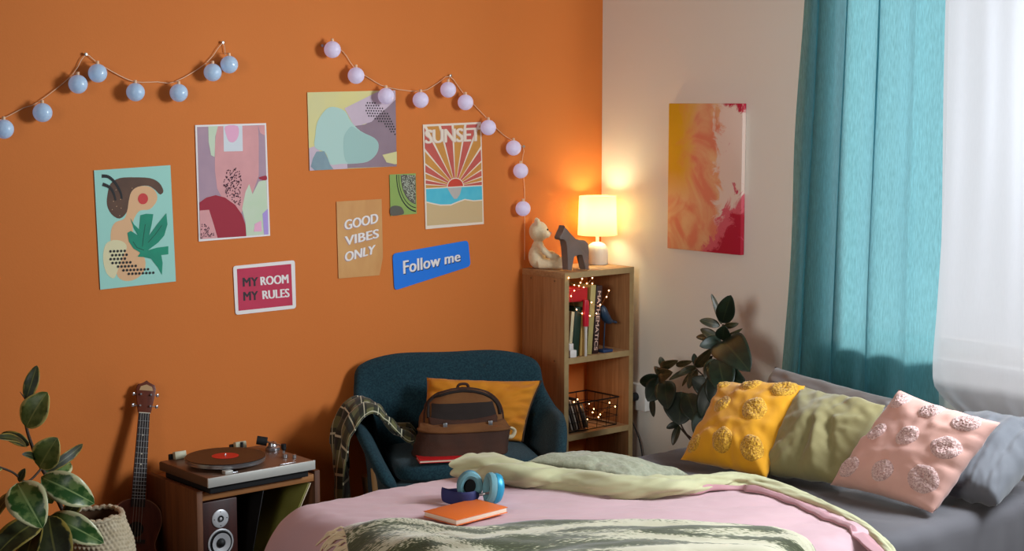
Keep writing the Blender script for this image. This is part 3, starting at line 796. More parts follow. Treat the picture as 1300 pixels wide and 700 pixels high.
for ln in ([(-2.5488, 1.6294), (-2.5223, 1.6256), (-2.4947, 1.6007), (-2.4753, 1.5646), (-2.4719, 1.5418)], [(-2.5465, 1.5994), (-2.5210, 1.5880), (-2.5054, 1.5679), (-2.4965, 1.5375)]):
    ps = crom([V((p[0], p[1], 0)) for p in ln], 5)
    for i, (a, c) in enumerate(zip(ps, ps[1:])):
        d = c - a; nn = V((-d.y, d.x)).normalized() * 0.0065 * (1 - 0.5 * i / len(ps))
        layer(b, [(a[0] - nn.x, a[1] - nn.y), (c[0] - nn.x, c[1] - nn.y), (c[0] + nn.x, c[1] + nn.y), (a[0] + nn.x, a[1] + nn.y)], 6, 5)
dp = [(-2.5263, 1.3593), (-2.4650, 1.3556), (-2.4498, 1.3127), (-2.3966, 1.2785), (-2.3464, 1.2673), (-2.3511, 1.2483), (-2.4101, 1.2448), (-2.4555, 1.2573), (-2.5040, 1.2858), (-2.5259, 1.3176)]
g0, g1 = [(-2.5303, 1.3633), (-2.3431, 1.2323)]
for i in range(14):
    for j in range(9):
        c = (lerp(g0[0], g1[0], (i + 0.5 * (j % 2)) / 13), lerp(g0[1], g1[1], (j + 0.35 * i / 13) / 9))
        if inside(c, dp): disc(b, c, 0.0052, 6, 6, 8)
for i in range(26):
    c = [(-2.5109, 1.5997), (-2.3237, 1.4783)]; p = (random.uniform(c[0][0], c[1][0]), random.uniform(c[1][1], c[0][1]))
    pp = [(-2.5195, 1.5850), (-2.4452, 1.6126), (-2.3454, 1.6095), (-2.3207, 1.5857), (-2.4044, 1.5923), (-2.4426, 1.5596), (-2.4565, 1.5071), (-2.4820, 1.4779), (-2.5177, 1.5097)]
    if inside(p, pp): disc(b, p, 0.0016, 2, 3, 6)
fin(b, 'poster', 'mint poster with a green leaf, a brown haired shape and black dots', [pm('mint_paper', (160, 214, 200)), pm('brown_print', (98, 66, 46), (84, 56, 40)), pm('peach_print', (226, 178, 132)), pm('ecru_print', (224, 214, 170)), pm('red_print', (206, 60, 58)), pm('leaf_green_print', (14, 146, 112), (10, 132, 104)), pm('black_print', (26, 24, 24)), pm('dark_green_print', (8, 84, 66))])
# poster: purple pink abstract with a white border
Q = [(-2.1576, 1.8130), (-1.8418, 1.8181), (-1.8317, 1.3690), (-2.1525, 1.3642)]
b, th = paper('p', '', Q, None)
layer(b, [(-2.1498, 1.8058), (-1.8487, 1.8108), (-1.8402, 1.3754), (-2.1467, 1.3733)], 1, 1)
layer(b, [(-2.0648, 1.8078), (-1.8794, 1.8089), (-1.8772, 1.7504), (-1.8800, 1.6110), (-1.9085, 1.5458), (-1.9435, 1.4884), (-1.9693, 1.4602), (-2.0427, 1.5217), (-2.0680, 1.5661), (-2.0761, 1.6385), (-2.0740, 1.7319)], 2, 2)
layer(b, [(-1.8794, 1.8097), (-1.8487, 1.8108), (-1.8479, 1.7683), (-1.8698, 1.7796)], 2, 2)
layer(b, [(-2.1014, 1.8075), (-2.0591, 1.8085), (-2.0715, 1.7677), (-2.0766, 1.6889), (-2.0919, 1.6964), (-2.1012, 1.7467)], 3, 3)
layer(b, [(-2.0354, 1.8090), (-1.9509, 1.8096), (-1.9506, 1.7093), (-2.0352, 1.7096)], 4, 3)
layer(b, smooth2([(-2.0264, 1.8074), (-1.9718, 1.8076), (-1.9693, 1.7699), (-1.9881, 1.7463), (-2.0112, 1.7481), (-2.0238, 1.7743)],3), 5, 4)
layer(b, [(-1.9588, 1.4817), (-1.9423, 1.5470), (-1.9247, 1.5794), (-1.9104, 1.5385), (-1.8805, 1.5875), (-1.8462, 1.5937), (-1.8402, 1.3754), (-1.9417, 1.3750), (-1.9448, 1.4297)], 3, 3)
layer(b, smooth2([(-1.8819, 1.6022), (-1.8562, 1.6095), (-1.8442, 1.6084), (-1.8436, 1.5937), (-1.8608, 1.5920)],3), 6, 4)
layer(b, [(-2.1472, 1.5151), (-2.1161, 1.5333), (-2.0751, 1.5411), (-2.0343, 1.5301), (-1.9894, 1.4991), (-1.9593, 1.4597), (-1.9450, 1.4186), (-1.9426, 1.3736), (-2.1467, 1.3733)], 6, 4)
layer(b, [(-2.1472, 1.4842), (-2.1058, 1.4853), (-2.0876, 1.4294), (-2.0708, 1.3734), (-2.1467, 1.3733)], 2, 5)
layer(b, [(-1.8660, 1.4591), (-1.8416, 1.4781), (-1.8402, 1.3754), (-1.8609, 1.3751)], 7, 5)
layer(b, [(-1.9027, 1.4202), (-1.8726, 1.4320), (-1.8709, 1.3890), (-1.9075, 1.3894)], 5, 5)
for poly, cnt, box in (([(-2.0194, 1.6405), (-1.9653, 1.6463), (-1.9596, 1.5988), (-1.9669, 1.4967), (-2.0138, 1.5205), (-2.0419, 1.5579), (-2.0366, 1.6085)], 210, [(-2.0414, 1.6505), (-1.9602, 1.4928)]), ([(-2.1442, 1.4395), (-2.1107, 1.4197), (-2.0789, 1.3818), (-2.1442, 1.3760)], 90, [(-2.1466, 1.4432), (-2.0750, 1.3707)])):
    for i in range(cnt):
        p = (random.uniform(box[0][0], box[1][0]), random.uniform(box[1][1], box[0][1]))
        if inside(p, poly): disc(b, p, 0.0034, 8, 6, 6, sq=0.6, rot=random.uniform(0.5, 1.5))
fin(b, 'poster', 'purple and pink abstract poster with a dark red curve and a white border', [pm('white_paper', (238, 230, 226)), pm('mauve_print', (178, 146, 160), (170, 140, 156)), pm('salmon_print', (222, 158, 158), (214, 152, 152)), pm('pale_green_print', (196, 214, 182), (204, 216, 190)), pm('grey_white_print', (216, 220, 224)), pm('light_pink_print', (236, 172, 200)), pm('crimson_print', (160, 24, 48)), pm('lilac_print', (176, 150, 216)), pm('dark_dots', (86, 44, 60))])
# poster: pastel landscape-format abstract
Q = [(-1.6464, 1.9400), (-1.2078, 1.9503), (-1.2039, 1.6301), (-1.6407, 1.6240)]
b, th = paper('p', '', Q, None)
layer(b, [(-1.4138, 1.8031), (-1.3661, 1.8083), (-1.3212, 1.8275), (-1.2687, 1.8751), (-1.2067, 1.9146), (-1.2039, 1.6301), (-1.4567, 1.6289), (-1.4900, 1.6487)], 2, 1)
layer(b, [(-1.4667, 1.8756), (-1.3096, 1.9397), (-1.2818, 1.9488), (-1.2078, 1.9503), (-1.2067, 1.9118), (-1.2548, 1.8751), (-1.2968, 1.8471), (-1.3317, 1.8192), (-1.3866, 1.8057), (-1.4206, 1.8032)], 1, 2)
layer(b, [(-1.6418, 1.7153), (-1.6143, 1.7231), (-1.5300, 1.6497), (-1.4564, 1.6478), (-1.4554, 1.6272), (-1.6407, 1.6240)], 1, 2)
layer(b, smooth2([(-1.6103, 1.7722), (-1.5997, 1.8213), (-1.5596, 1.8703), (-1.5199, 1.8812), (-1.4668, 1.8645), (-1.4339, 1.8200), (-1.3869, 1.7805), (-1.3187, 1.7516), (-1.2968, 1.7230), (-1.3091, 1.6837), (-1.3543, 1.6537), (-1.4227, 1.6470), (-1.4900, 1.6476), (-1.5400, 1.6472), (-1.5624, 1.6946), (-1.6144, 1.7176)],3), 3, 3)
layer(b, smooth2([(-1.4717, 1.7594), (-1.4409, 1.7978), (-1.4207, 1.7976), (-1.3870, 1.7777), (-1.3187, 1.7505), (-1.2982, 1.7231), (-1.3105, 1.6838), (-1.3543, 1.6549), (-1.4226, 1.6481), (-1.4597, 1.6535), (-1.4726, 1.6927)],3), 4, 4)
layer(b, [(-1.6352, 1.6403), (-1.6249, 1.6740), (-1.6069, 1.7010), (-1.5688, 1.7013), (-1.5528, 1.6723), (-1.5420, 1.6456), (-1.5250, 1.6263), (-1.6160, 1.6244)], 5, 4)
layer(b, [(-1.2779, 1.6802), (-1.2033, 1.6929), (-1.2031, 1.6404), (-1.2151, 1.6395), (-1.2572, 1.6485)], 0, 4)
dp = [(-1.3650, 1.8977), (-1.3306, 1.9061), (-1.2826, 1.8808), (-1.2411, 1.8468), (-1.2080, 1.7898), (-1.2070, 1.7500), (-1.2348, 1.7787), (-1.2764, 1.8131), (-1.3246, 1.8332), (-1.3588, 1.8474)]
g0, g1 = [(-1.3717, 1.9088), (-1.2056, 1.7471)]
for i in range(13):
    for j in range(15):
        c = (lerp(g0[0], g1[0], (i + 0.5 * (j % 2)) / 13), lerp(g0[1], g1[1], (j + 0.3 * i / 13) / 15))
        if inside(c, dp): disc(b, c, 0.0036, 6, 5, 8)
fin(b, 'poster', 'pastel abstract poster in landscape format with yellow, mint and mauve shapes', [pm('pale_yellow_print', (222, 210, 140), (214, 206, 150), 5), pm('lilac_pink_print', (206, 184, 196), (200, 178, 190)), pm('dusky_mauve_print', (152, 128, 138), (138, 114, 126), 5), pm('mint_grey_print', (178, 208, 198)), pm('mint_grey_deep', (160, 194, 186)), pm('slate_print', (134, 158, 166), (124, 146, 156)), pm('black_print', (26, 24, 24))])
# poster: MY ROOM MY RULES
def roundrect(q, r, n=5):
    """q: tl,tr,br,bl in wall coords; returns outline with rounded corners"""
    out = []; k = len(q)
    for i in range(k):
        p = V((q[i][0], q[i][1])); a = (V((q[i - 1][0], q[i - 1][1])) - p).normalized(); c = (V((q[(i + 1) % k][0], q[(i + 1) % k][1])) - p).normalized()
        for t in range(n + 1):
            w_ = t / n; s_ = (1 - w_) ** 2; e_ = w_ ** 2
            q_ = p + a * r * s_ + c * r * e_; out.append((q_.x, q_.y))
    return out
Q = [(-2.0037, 1.2584), (-1.7176, 1.2636), (-1.7151, 1.0662), (-1.9967, 1.0637)]
b, th = paper('p', '', roundrect(Q, 0.013), None)
layer(b, [(-1.9870, 1.2460), (-1.7359, 1.2494), (-1.7314, 1.0805), (-1.9835, 1.0789)], 1, 1)
def wtext(b, s, quad, mi, lv, bold=0.0, sp=1.0, shear=0.0, th=THK):
    tl, tr, br, bl = quad
    for n_, dx_ in enumerate((-0.9, 0.9, -0.45, 0.45, 0) if bold > 0.018 else (-0.4, 0.4, 0)):
        k_ = dx_ * bold * 1.7 * (V(tl) - V(bl)).length
        put_text(b, s, [W3((p[0] + k_, p[1]), BASEY + th + LAY * (lv + 0.18 * n_)) for p in (bl, br, tr, tl)], mi, 0.0, sp, shear)
wtext(b, 'MY', [(-1.9607, 1.2091), (-1.8930, 1.2067), (-1.8922, 1.1713), (-1.9600, 1.1739)], 2, 2, 0.04)
wtext(b, 'ROOM', [(-1.8799, 1.2071), (-1.7516, 1.2081), (-1.7507, 1.1721), (-1.8777, 1.1727)], 0, 2, 0.04)
wtext(b, 'MY', [(-1.9590, 1.1524), (-1.8941, 1.1512), (-1.8934, 1.1156), (-1.9583, 1.1171)], 2, 2, 0.04)
wtext(b, 'RULES', [(-1.8723, 1.1507), (-1.7482, 1.1501), (-1.7473, 1.1153), (-1.8700, 1.1162)], 0, 2, 0.04)
fin(b, 'poster', 'crimson sign reading MY ROOM MY RULES with a white rounded border', [pm('white_paper', (238, 230, 226)), pm('raspberry_print', (200, 48, 82), (188, 42, 74), 7), pm('charcoal_print', (52, 36, 44))])
# poster: GOOD VIBES ONLY
Q = [(-1.5118, 1.4927), (-1.2834, 1.4947), (-1.2792, 1.2480), (-1.2979, 1.1719), (-1.5060, 1.1731)]
b, th = paper('p', '', Q, None)
for s, qd in (('GOOD', [(-1.4721, 1.4141), (-1.3038, 1.4358), (-1.3043, 1.3954), (-1.4707, 1.3734)]), ('VIBES', [(-1.4711, 1.3464), (-1.3016, 1.3694), (-1.3011, 1.3321), (-1.4707, 1.3081)]), ('ONLY', [(-1.4720, 1.2802), (-1.3182, 1.3032), (-1.3255, 1.2655), (-1.4707, 1.2402)])):
    sh_ = [(p[0] - 0.004, p[1] - 0.003) for p in qd]
    wtext(b, s, sh_, 2, 1, 0.02); wtext(b, s, qd, 1, 2, 0.035)
fin(b, 'poster', 'tan paper sign with the white words GOOD VIBES ONLY', [mat('golden_tan_paper', (214, 158, 92), 0.6, (200, 138, 72), 9, 3, (1, 1, 0.4)), pm('white_paper', (238, 230, 226)), pm('lavender_shadow_print', (176, 140, 140))])
# small papaya print
Q = [(-1.2408, 1.5963), (-1.1031, 1.5979), (-1.0993, 1.4240), (-1.2376, 1.4206)]
b, th = paper('p', '', Q, None)
cx, cz = [(-1.0927, 1.5892)][0]
def arcpoly(r0, r1, mi, lv, a0=175, a1=268, n=26, sx=0.72):
    pts = []
    for k in range(n + 1):
        a = radians(lerp(a0, a1, k / n)); pts.append((cx + r1 * sx * cos(a), cz + r1 * sin(a)))
    for k in range(n, -1, -1):
        a = radians(lerp(a0, a1, k / n)); pts.append((cx + r0 * sx * cos(a), cz + r0 * sin(a)))
    q = [p for p in pts]
    xm = Q[1][0]; zt_ = Q[0][1]
    q = [(min(p[0], xm - 0.001), min(p[1], zt_ - 0.002)) for p in q]
    layer(b, q, mi, lv)
arcpoly(0.0, 0.125, 1, 1); arcpoly(0.138, 0.142, 2, 2); arcpoly(0.152, 0.158, 2, 2)
for i in range(220):
    a = radians(random.uniform(178, 266)); r_ = 0.118 * sqrt(random.random()); p = (cx + r_ * 0.72 * cos(a), cz + r_ * sin(a))
    if p[0] < Q[1][0] - 0.004 and p[1] < Q[1][1] - 0.005: disc(b, p, 0.0032, 3, 3, 6, sq=0.6, rot=random.uniform(0, 3))
layer(b, smooth2([(-1.2389, 1.4553), (-1.2149, 1.4640), (-1.1806, 1.4556), (-1.1671, 1.4299), (-1.1896, 1.4226), (-1.2358, 1.4233)],3), 1, 3)
fin(b, 'poster', 'small green print of a sliced fruit with grey seeded flesh', [pm('lime_green_print', (142, 168, 84)), pm('grey_olive_print', (92, 88, 76)), pm('black_print', (26, 24, 24)), pm('pale_seed_print', (196, 200, 176))])
# poster: SUNSET
Q = [(-1.0631, 1.8051), (-0.7406, 1.8137), (-0.7259, 1.3611), (-1.0515, 1.3547)]
b, th = paper('p', '', Q, None)
F_ = [(-1.0557, 1.7961), (-0.7466, 1.8045), (-0.7374, 1.5355), (-1.0492, 1.5325)]       # sky field
def skyuv(u, v): return inquad(F_, u, v)
def uvsky(a, r, su=0.52):
    return (su + r * cos(a), r * sin(a) * 0.93)
def clip(a, su=0.52):
    ts = []
    if cos(a) > 1e-6: ts.append((1 - su) / cos(a))
    if cos(a) < -1e-6: ts.append(-su / cos(a))
    if sin(a) > 1e-6: ts.append(1 / (sin(a) * 0.93))
    return min(ts)
edges_ = [0, 8, 17, 29, 41, 54, 67, 79, 91, 103, 115, 128, 141, 153, 164, 173, 180]
CR = [1 if i % 2 == 0 else 2 for i in range(16)]
layer(b, F_, 0, 1)
for i in range(16):
    a0, a1 = radians(edges_[i] + (0.0 if i == 0 else 1.1)), radians(edges_[i + 1] - (0.0 if i == 15 else 1.1))
    pts = [uvsky(a0 , 0.13), uvsky(a0, clip(a0))]
    for cu_, cv_ in ((1, 1), (0, 1)):
        ca = math.atan2(cv_ / 0.93, cu_ - 0.52)
        if a0 < ca < a1: pts.append((cu_, cv_))
    pts += [uvsky(a1, clip(a1)), uvsky(a1, 0.13)]
    layer(b, [skyuv(max(0, min(1, p[0])), max(0, min(1, p[1]))) for p in pts], CR[i], 2)
layer(b, [skyuv(*uvsky(radians(k * 12), 0.152)) for k in range(16)], 0, 3)
layer(b, [skyuv(*uvsky(radians(k * 12), 0.137)) for k in range(16)], 3, 4)
layer(b, [(-1.0483, 1.5279), (-0.7374, 1.5308), (-0.7356, 1.4703), (-0.7854, 1.4692), (-0.8348, 1.4774), (-0.8740, 1.4682), (-0.9130, 1.4568), (-0.9708, 1.4584), (-1.0184, 1.4680), (-1.0468, 1.4752)], 4, 2)
layer(b, [(-0.9319, 1.5284), (-0.8522, 1.5286), (-0.8621, 1.4984), (-0.8788, 1.4799), (-0.8954, 1.4798), (-0.9127, 1.5003)], 6, 3)
layer(b, [(-1.0459, 1.4691), (-1.0185, 1.4627), (-0.9708, 1.4531), (-0.9130, 1.4514), (-0.8740, 1.4628), (-0.8348, 1.4720), (-0.7855, 1.4646), (-0.7356, 1.4657), (-0.7339, 1.3708), (-1.0438, 1.3694)], 5, 2)
sq = [(-1.0520, 1.7811), (-0.7487, 1.7884), (-0.7488, 1.7293), (-1.0506, 1.7229)]
wtext(b, 'SUNSET', sq, 7, 5, 0.045, 0.95); wtext(b, 'SUNSET', [(p[0] + 0.002, p[1] + 0.002) for p in sq], 0, 6, 0.03, 0.95)
fin(b, 'poster', 'white bordered poster reading SUNSET with sun rays over a blue sea', [pm('cream_paper', (238, 220, 200)), pm('brick_pink_print', (204, 92, 78), (194, 82, 72), 20), pm('ochre_print', (212, 146, 62), (202, 136, 56), 20), pm('sun_red_print', (206, 62, 40)), pm('sea_blue_print', (72, 184, 208), (84, 192, 212), 20), pm('sand_print', (208, 178, 130)), pm('peach_reflection_print', (186, 178, 170)), pm('blush_shadow_print', (222, 190, 176))])
# sign: Follow me
Q = [(-1.2291, 1.2595), (-0.8165, 1.2934), (-0.8028, 1.1776), (-1.2206, 1.1006)]
b, th = paper('p', '', roundrect(Q, 0.02), None, th=0.002)
TQ = [(-1.1729, 1.2248), (-0.8632, 1.2486), (-0.8634, 1.2046), (-1.1714, 1.1687)]
wtext(b, 'Follow me', [(p[0] + 0.003, p[1] - 0.004) for p in TQ], 2, 1, 0.035, 1.05, th=0.002)
wtext(b, 'Follow me', TQ, 1, 2, 0.03, 1.05, th=0.002)
fin(b, 'wall_sign', 'bright blue sign with rounded corners and the words Follow me', [pm('bright_blue_board', (10, 118, 224)), pm('white_paper', (238, 230, 226)), pm('navy_print', (16, 50, 90))], 'sign')

# ------------------------------------------------------------------ canvas on the right wall
def canvmat():
    t = NT('fluid_paint'); vec = t.coord((1, 1, 1)); 
    sp = t.n('ShaderNodeSeparateXYZ'); t.l(vec, sp.inputs[0])
    # y runs from -0.22 (right edge) to 0.22 (left edge); z from 0 to 0.65
    n1 = t.n('ShaderNodeTexNoise', i_Scale=5.0, i_Detail=6.0, i_Distortion=1.6); t.l(vec, n1.inputs['Vector'])
    n2 = t.n('ShaderNodeTexNoise', i_Scale=9.0, i_Detail=10.0, i_Roughness=0.7, i_Distortion=1.2); t.l(vec, n2.inputs['Vector'])
    n3 = t.n('ShaderNodeTexNoise', i_Scale=14.0, i_Detail=8.0, i_Roughness=0.65, i_Distortion=0.8); t.l(vec, n3.inputs['Vector'])
    # base: yellow on the left blending to coral
    def mix(fac, c1, c2):
        m = t.n('ShaderNodeMix', data_type='RGBA'); t.l(fac, m.inputs[0])
        for s_, c in ((6, c1), (7, c2)):
            if isinstance(c, tuple): m.inputs[s_].default_value = lin(c)
            else: t.l(c, m.inputs[s_])
        return m.outputs[2]
    def rng(src, a, b_): m = t.n('ShaderNodeMapRange', i_1=a, i_2=b_); t.l(src, m.inputs[0]); return m.outputs[0]
    def comb(src, k, ns, kn, c0): 
        m = t.n('ShaderNodeMath', operation='MULTIPLY_ADD', i_1=k, i_2=c0); t.l(src, m.inputs[0])
        m2 = t.n('ShaderNodeMath', operation='MULTIPLY_ADD', i_1=kn); t.l(ns, m2.inputs[0]); t.l(m.outputs[0], m2.inputs[2]); return m2.outputs[0]
    def mul(a, b_): m = t.n('ShaderNodeMath', operation='MULTIPLY'); t.l(a, m.inputs[0]); t.l(b_, m.inputs[1]); return m.outputs[0]
    cream = mix(rng(n1.outputs['Fac'], 0.4, 0.6), (230, 136, 104), (236, 190, 140))
    yel = rng(comb(sp.outputs[1], 4.0, n1.outputs['Fac'], 0.9, -0.36), 0.25, 0.7)
    zup = rng(sp.outputs[2], 0.22, 0.36)
    c1 = mix(mul(yel, zup), cream, (226, 178, 28))
    wht = rng(comb(sp.outputs[1], -5.0, n2.outputs['Fac'], 1.5, -0.72), 0.35, 0.5)
    c2 = mix(wht, c1, (240, 214, 200))
    # crimson along the lower right and the top right corner
    m = t.n('ShaderNodeMath', operation='MULTIPLY_ADD', i_1=-3.4, i_2=0.35); t.l(sp.outputs[1], m.inputs[0])
    m2 = t.n('ShaderNodeMath', operation='MULTIPLY_ADD', i_1=-3.0); t.l(sp.outputs[2], m2.inputs[0]); t.l(m.outputs[0], m2.inputs[2])
    m3 = t.n('ShaderNodeMath', operation='MULTIPLY_ADD', i_1=1.3); t.l(n2.outputs['Fac'], m3.inputs[0]); t.l(m2.outputs[0], m3.inputs[2])
    c3 = mix(rng(m3.outputs[0], 0.85, 0.95), c2, (222, 96, 110))
    c3 = mix(rng(m3.outputs[0], 1.08, 1.16), c3, (186, 14, 50))
    m4 = t.n('ShaderNodeMath', operation='MULTIPLY_ADD', i_1=6.0, i_2=-4.05); t.l(sp.outputs[2], m4.inputs[0])
    m5 = t.n('ShaderNodeMath', operation='MULTIPLY_ADD', i_1=-1.9); t.l(sp.outputs[1], m5.inputs[0]); t.l(m4.outputs[0], m5.inputs[2])
    m6 = t.n('ShaderNodeMath', operation='MULTIPLY_ADD', i_1=1.2); t.l(n2.outputs['Fac'], m6.inputs[0]); t.l(m5.outputs[0], m6.inputs[2])
    c4 = mix(rng(m6.outputs[0], 0.62, 0.72), c3, (196, 24, 60))
    str_ = rng(n3.outputs['Fac'], 0.62, 0.66)
    ys = rng(sp.outputs[1], 0.0, -0.2)
    c5 = mix(mul(str_, ys), c4, (208, 60, 92))
    t.l(c5, t.b.inputs['Base Color']); t.b.inputs['Roughness'].default_value = 0.55
    return t.m
P = [(-0.4586, 1.8930), (-0.8958, 1.9000), (-0.9099, 1.2434), (-0.4737, 1.2363)]
yl, yr, zb_, zt2 = P[0][0], P[1][0], 1.243, 1.895
cv = thing('canvas_painting', 'tall abstract canvas in yellow, coral, white and crimson on the cream wall', 'painting', (-0.012, (yl + yr) / 2, zb_))
B().b2((-0.025, yr, zb_), (-0.002, yl, zt2), 0.002).build('painted_canvas', canvmat(), cv)

# ------------------------------------------------------------------ globe garlands
BALLB = mat('blue_cotton_globe', (192, 214, 230), 0.3, (206, 224, 236), 60, transl=0.25, coat=0.5, emit=(150, 188, 236), estr=0.22, bump=0.3, bscale=120)
BALLP = mat('lavender_cotton_globe', (224, 214, 226), 0.4, (232, 224, 234), 60, transl=0.25, emit=(205, 198, 245), estr=0.25, bump=0.3, bscale=120)
WIRE = mat('copper_beige_wire', (232, 188, 150), 0.5)
PINM = mat('steel_pin', (170, 168, 164), 0.3, metallic=0.9)
SPK = mat('glowing_lamp_bead', (255, 255, 255), 0.4, emit=(225, 235, 255), estr=2.0)
def garland(label, balls, path, mball, loc):
    g = thing('globe_garland', label, 'string lights', loc, None)
    W_ = [V(p) for p in path]
    B().tube(crom(W_, 3), 0.0016, 6).build('wire', WIRE, g)
    proto = None
    for (p, top) in balls:
        p = V(p)
        if proto is None:
            bb = B(); bb.ell((0, 0, 0), (0.034, 0.034, 0.034), seg=28, rings=18); proto = bb.build('globe', mball, None, origin=(0, 0, 0)); o = proto
            kk = B(); kk.lathe([(0, 0.030), (0.007, 0.031), (0.006, 0.044), (0, 0.045)], seg=10); cap = kk.build('globe_cap', WIRE, None, origin=(0, 0, 0)); cap.parent = proto; c = cap
        else:
            o = proto.copy(); COL.objects.link(o); c = cap.copy(); COL.objects.link(c); c.parent = o
        o.parent = g; o.location = p - V(loc)
        hb_ = p + V((0, 0, 0.044)); t_ = V(top)
        if (t_ - hb_).length > 0.012: B().tube([hb_, hb_.lerp(t_, 0.5), t_], 0.0013, 5).build('drop_wire', WIRE, g)
    return g
L1 = [((-2.9316, -0.045, 1.8068), (-2.9148, -0.008, 1.8448)), ((-2.7879, -0.045, 1.8638), (-2.788, -0.008, 1.9)), ((-2.6505, -0.045, 1.9649), (-2.6564, -0.008, 1.9963)), ((-2.573, -0.045, 2.0053), (-2.554, -0.008, 2.0431)), ((-2.4249, -0.045, 1.9376), (-2.4049, -0.008, 1.9758)), ((-2.2465, -0.045, 1.9354), (-2.2419, -0.008, 1.9771)), ((-2.1001, -0.045, 2.0138), (-2.1055, -0.008, 2.0503)), ((-2.0273, -0.045, 2.0448), (-2.029, -0.008, 2.0878))]
garland('garland of pale blue globe lights swagged on the left part of the orange wall', L1,
        [(-3.0437, -0.008, 1.7912), (-2.9148, -0.008, 1.8448), (-2.8413, -0.008, 1.8805), (-2.788, -0.008, 1.9), (-2.6564, -0.008, 1.9963), (-2.6033, -0.01, 2.0707), (-2.554, -0.008, 2.0431), (-2.4741, -0.008, 2.0012), (-2.4049, -0.008, 1.9758), (-2.3144, -0.008, 1.9765), (-2.2419, -0.008, 1.9771), (-2.1055, -0.008, 2.0503), (-2.0362, -0.01, 2.1267), (-2.0222, -0.008, 2.0818)], BALLB, (-2.4764, -0.01, 1.9578))
L2 = [((-1.55, -0.045, 2.1122), (-1.5171, -0.008, 2.136)), ((-1.4356, -0.045, 2.0091), (-1.4173, -0.008, 2.042)), ((-1.2856, -0.045, 1.9261), (-1.2504, -0.008, 1.9624)), ((-1.1051, -0.045, 1.91), (-1.0768, -0.008, 1.9468)), ((-0.9564, -0.045, 1.9538), (-0.9184, -0.008, 2.0084)), ((-0.8612, -0.045, 1.9), (-0.8446, -0.008, 1.9342)), ((-0.7329, -0.045, 1.7897), (-0.7203, -0.008, 1.8308)), ((-0.5871, -0.045, 1.6972), (-0.5555, -0.008, 1.7381)), ((-0.5452, -0.045, 1.5941), (-0.504, -0.008, 1.6344)), ((-0.531, -0.045, 1.4234), (-0.4944, -0.008, 1.4593))]
garland('garland of lavender globe lights trailing down to the bookcase', L2,
        [(-1.5249, -0.008, 2.1295), (-1.4712, -0.008, 2.1052), (-1.4173, -0.008, 2.042), (-1.3386, -0.008, 1.9976), (-1.2504, -0.008, 1.9624), (-1.0768, -0.008, 1.9468), (-0.9875, -0.008, 1.9808), (-0.92, -0.01, 2.0118), (-0.8446, -0.008, 1.941), (-0.7203, -0.008, 1.8377), (-0.6111, -0.008, 1.753), (-0.5011, -0.01, 1.6983), (-0.504, -0.008, 1.6344), (-0.4897, -0.008, 1.5092), (-0.4895, -0.008, 1.33), (-0.4894, -0.008, 1.1859)], BALLP, (-0.9685, -0.01, 1.8324))
pins = [((-2.6013, -0.006, 2.0736), 'steel pin at the left peak of the blue globe garland'), ((-2.0338, -0.006, 2.1299), 'steel pin at the right end of the blue globe garland'), ((-1.5771, -0.006, 2.1284), 'steel pin at the upper left end of the lavender globe garland'), ((-0.9168, -0.006, 2.0152), 'steel pin at the peak of the lavender globe garland above the SUNSET poster'), ((-0.4976, -0.006, 1.7017), 'steel pin where the lavender globe garland turns downwards')]
for p, lb in pins:
    M_ = Matrix.Translation(V((p[0], 0, p[2]))) @ Matrix.Rotation(pi / 2, 4, 'X')
    tag(B().lathe([(0.0015, 0), (0.0015, 0.010), (0.006, 0.011), (0.006, 0.014), (0, 0.0155)], M=M_, seg=12).build('push_pin', PINM), lb, 'pin', 'pins holding the garlands')

# ------------------------------------------------------------------ bookcase
OAK = wood('light_oak_veneer', (172, 122, 78), (146, 100, 60), 'Z', 0.6, fine=90)
OAKX = wood('light_oak_shelf', (180, 140, 96), (160, 118, 78), 'X', 0.6, fine=90)
EDG = mat('oak_edge_band', (170, 142, 96), 0.6, (160, 132, 88), 30)
SX0, SX1, SYF, SYB, SH = -0.513, -0.083, -0.305, -0.02, 1.15
bc = thing('bookcase', 'narrow light oak open bookcase standing in the corner of the room', 'bookcase', ((SX0 + SX1) / 2, -0.16, 0))
T_ = 0.027
for x0 in (SX0, SX1 - T_):
    b = B().b2((x0, SYF + 0.001, 0), (x0 + T_, SYB, SH - T_), 0.001)
    o = b.build('side_panel', OAK, bc)
    B().b2((x0 + 0.0005, SYF - 0.0004, 0), (x0 + T_ - 0.0005, SYF + 0.0012, SH - T_)).build('edge_band', EDG, o)
o = B().b2((SX0, SYF, SH - T_), (SX1, SYB, SH), 0.001).build('top_panel', OAKX, bc)
B().b2((SX0, SYF - 0.0009, SH - T_ + 0.0005), (SX1, SYF + 0.0005, SH - 0.0005)).build('edge_band', EDG, o)
SHZ = [0.766, 0.417, 0.07]
for z in SHZ:
    o = B().b2((SX0 + T_, SYF + 0.002, z - T_), (SX1 - T_, SYB, z)).build('shelf', OAKX, bc)
    B().b2((SX0 + T_, SYF, z - T_ + 0.0005), (SX1 - T_, SYF + 0.003, z - 0.0005)).build('edge_band', EDG, o)
for y in (-0.08, -0.24):
    for z in (SH - 0.04, 0.75, 0.40):
        B().tube([(SX0 - 0.0015, y, z), (SX0 + 0.003, y, z)], 0.0045, 12).build('dowel_cap', mat('dowel_brown', (120, 84, 52), 0.6), bc)

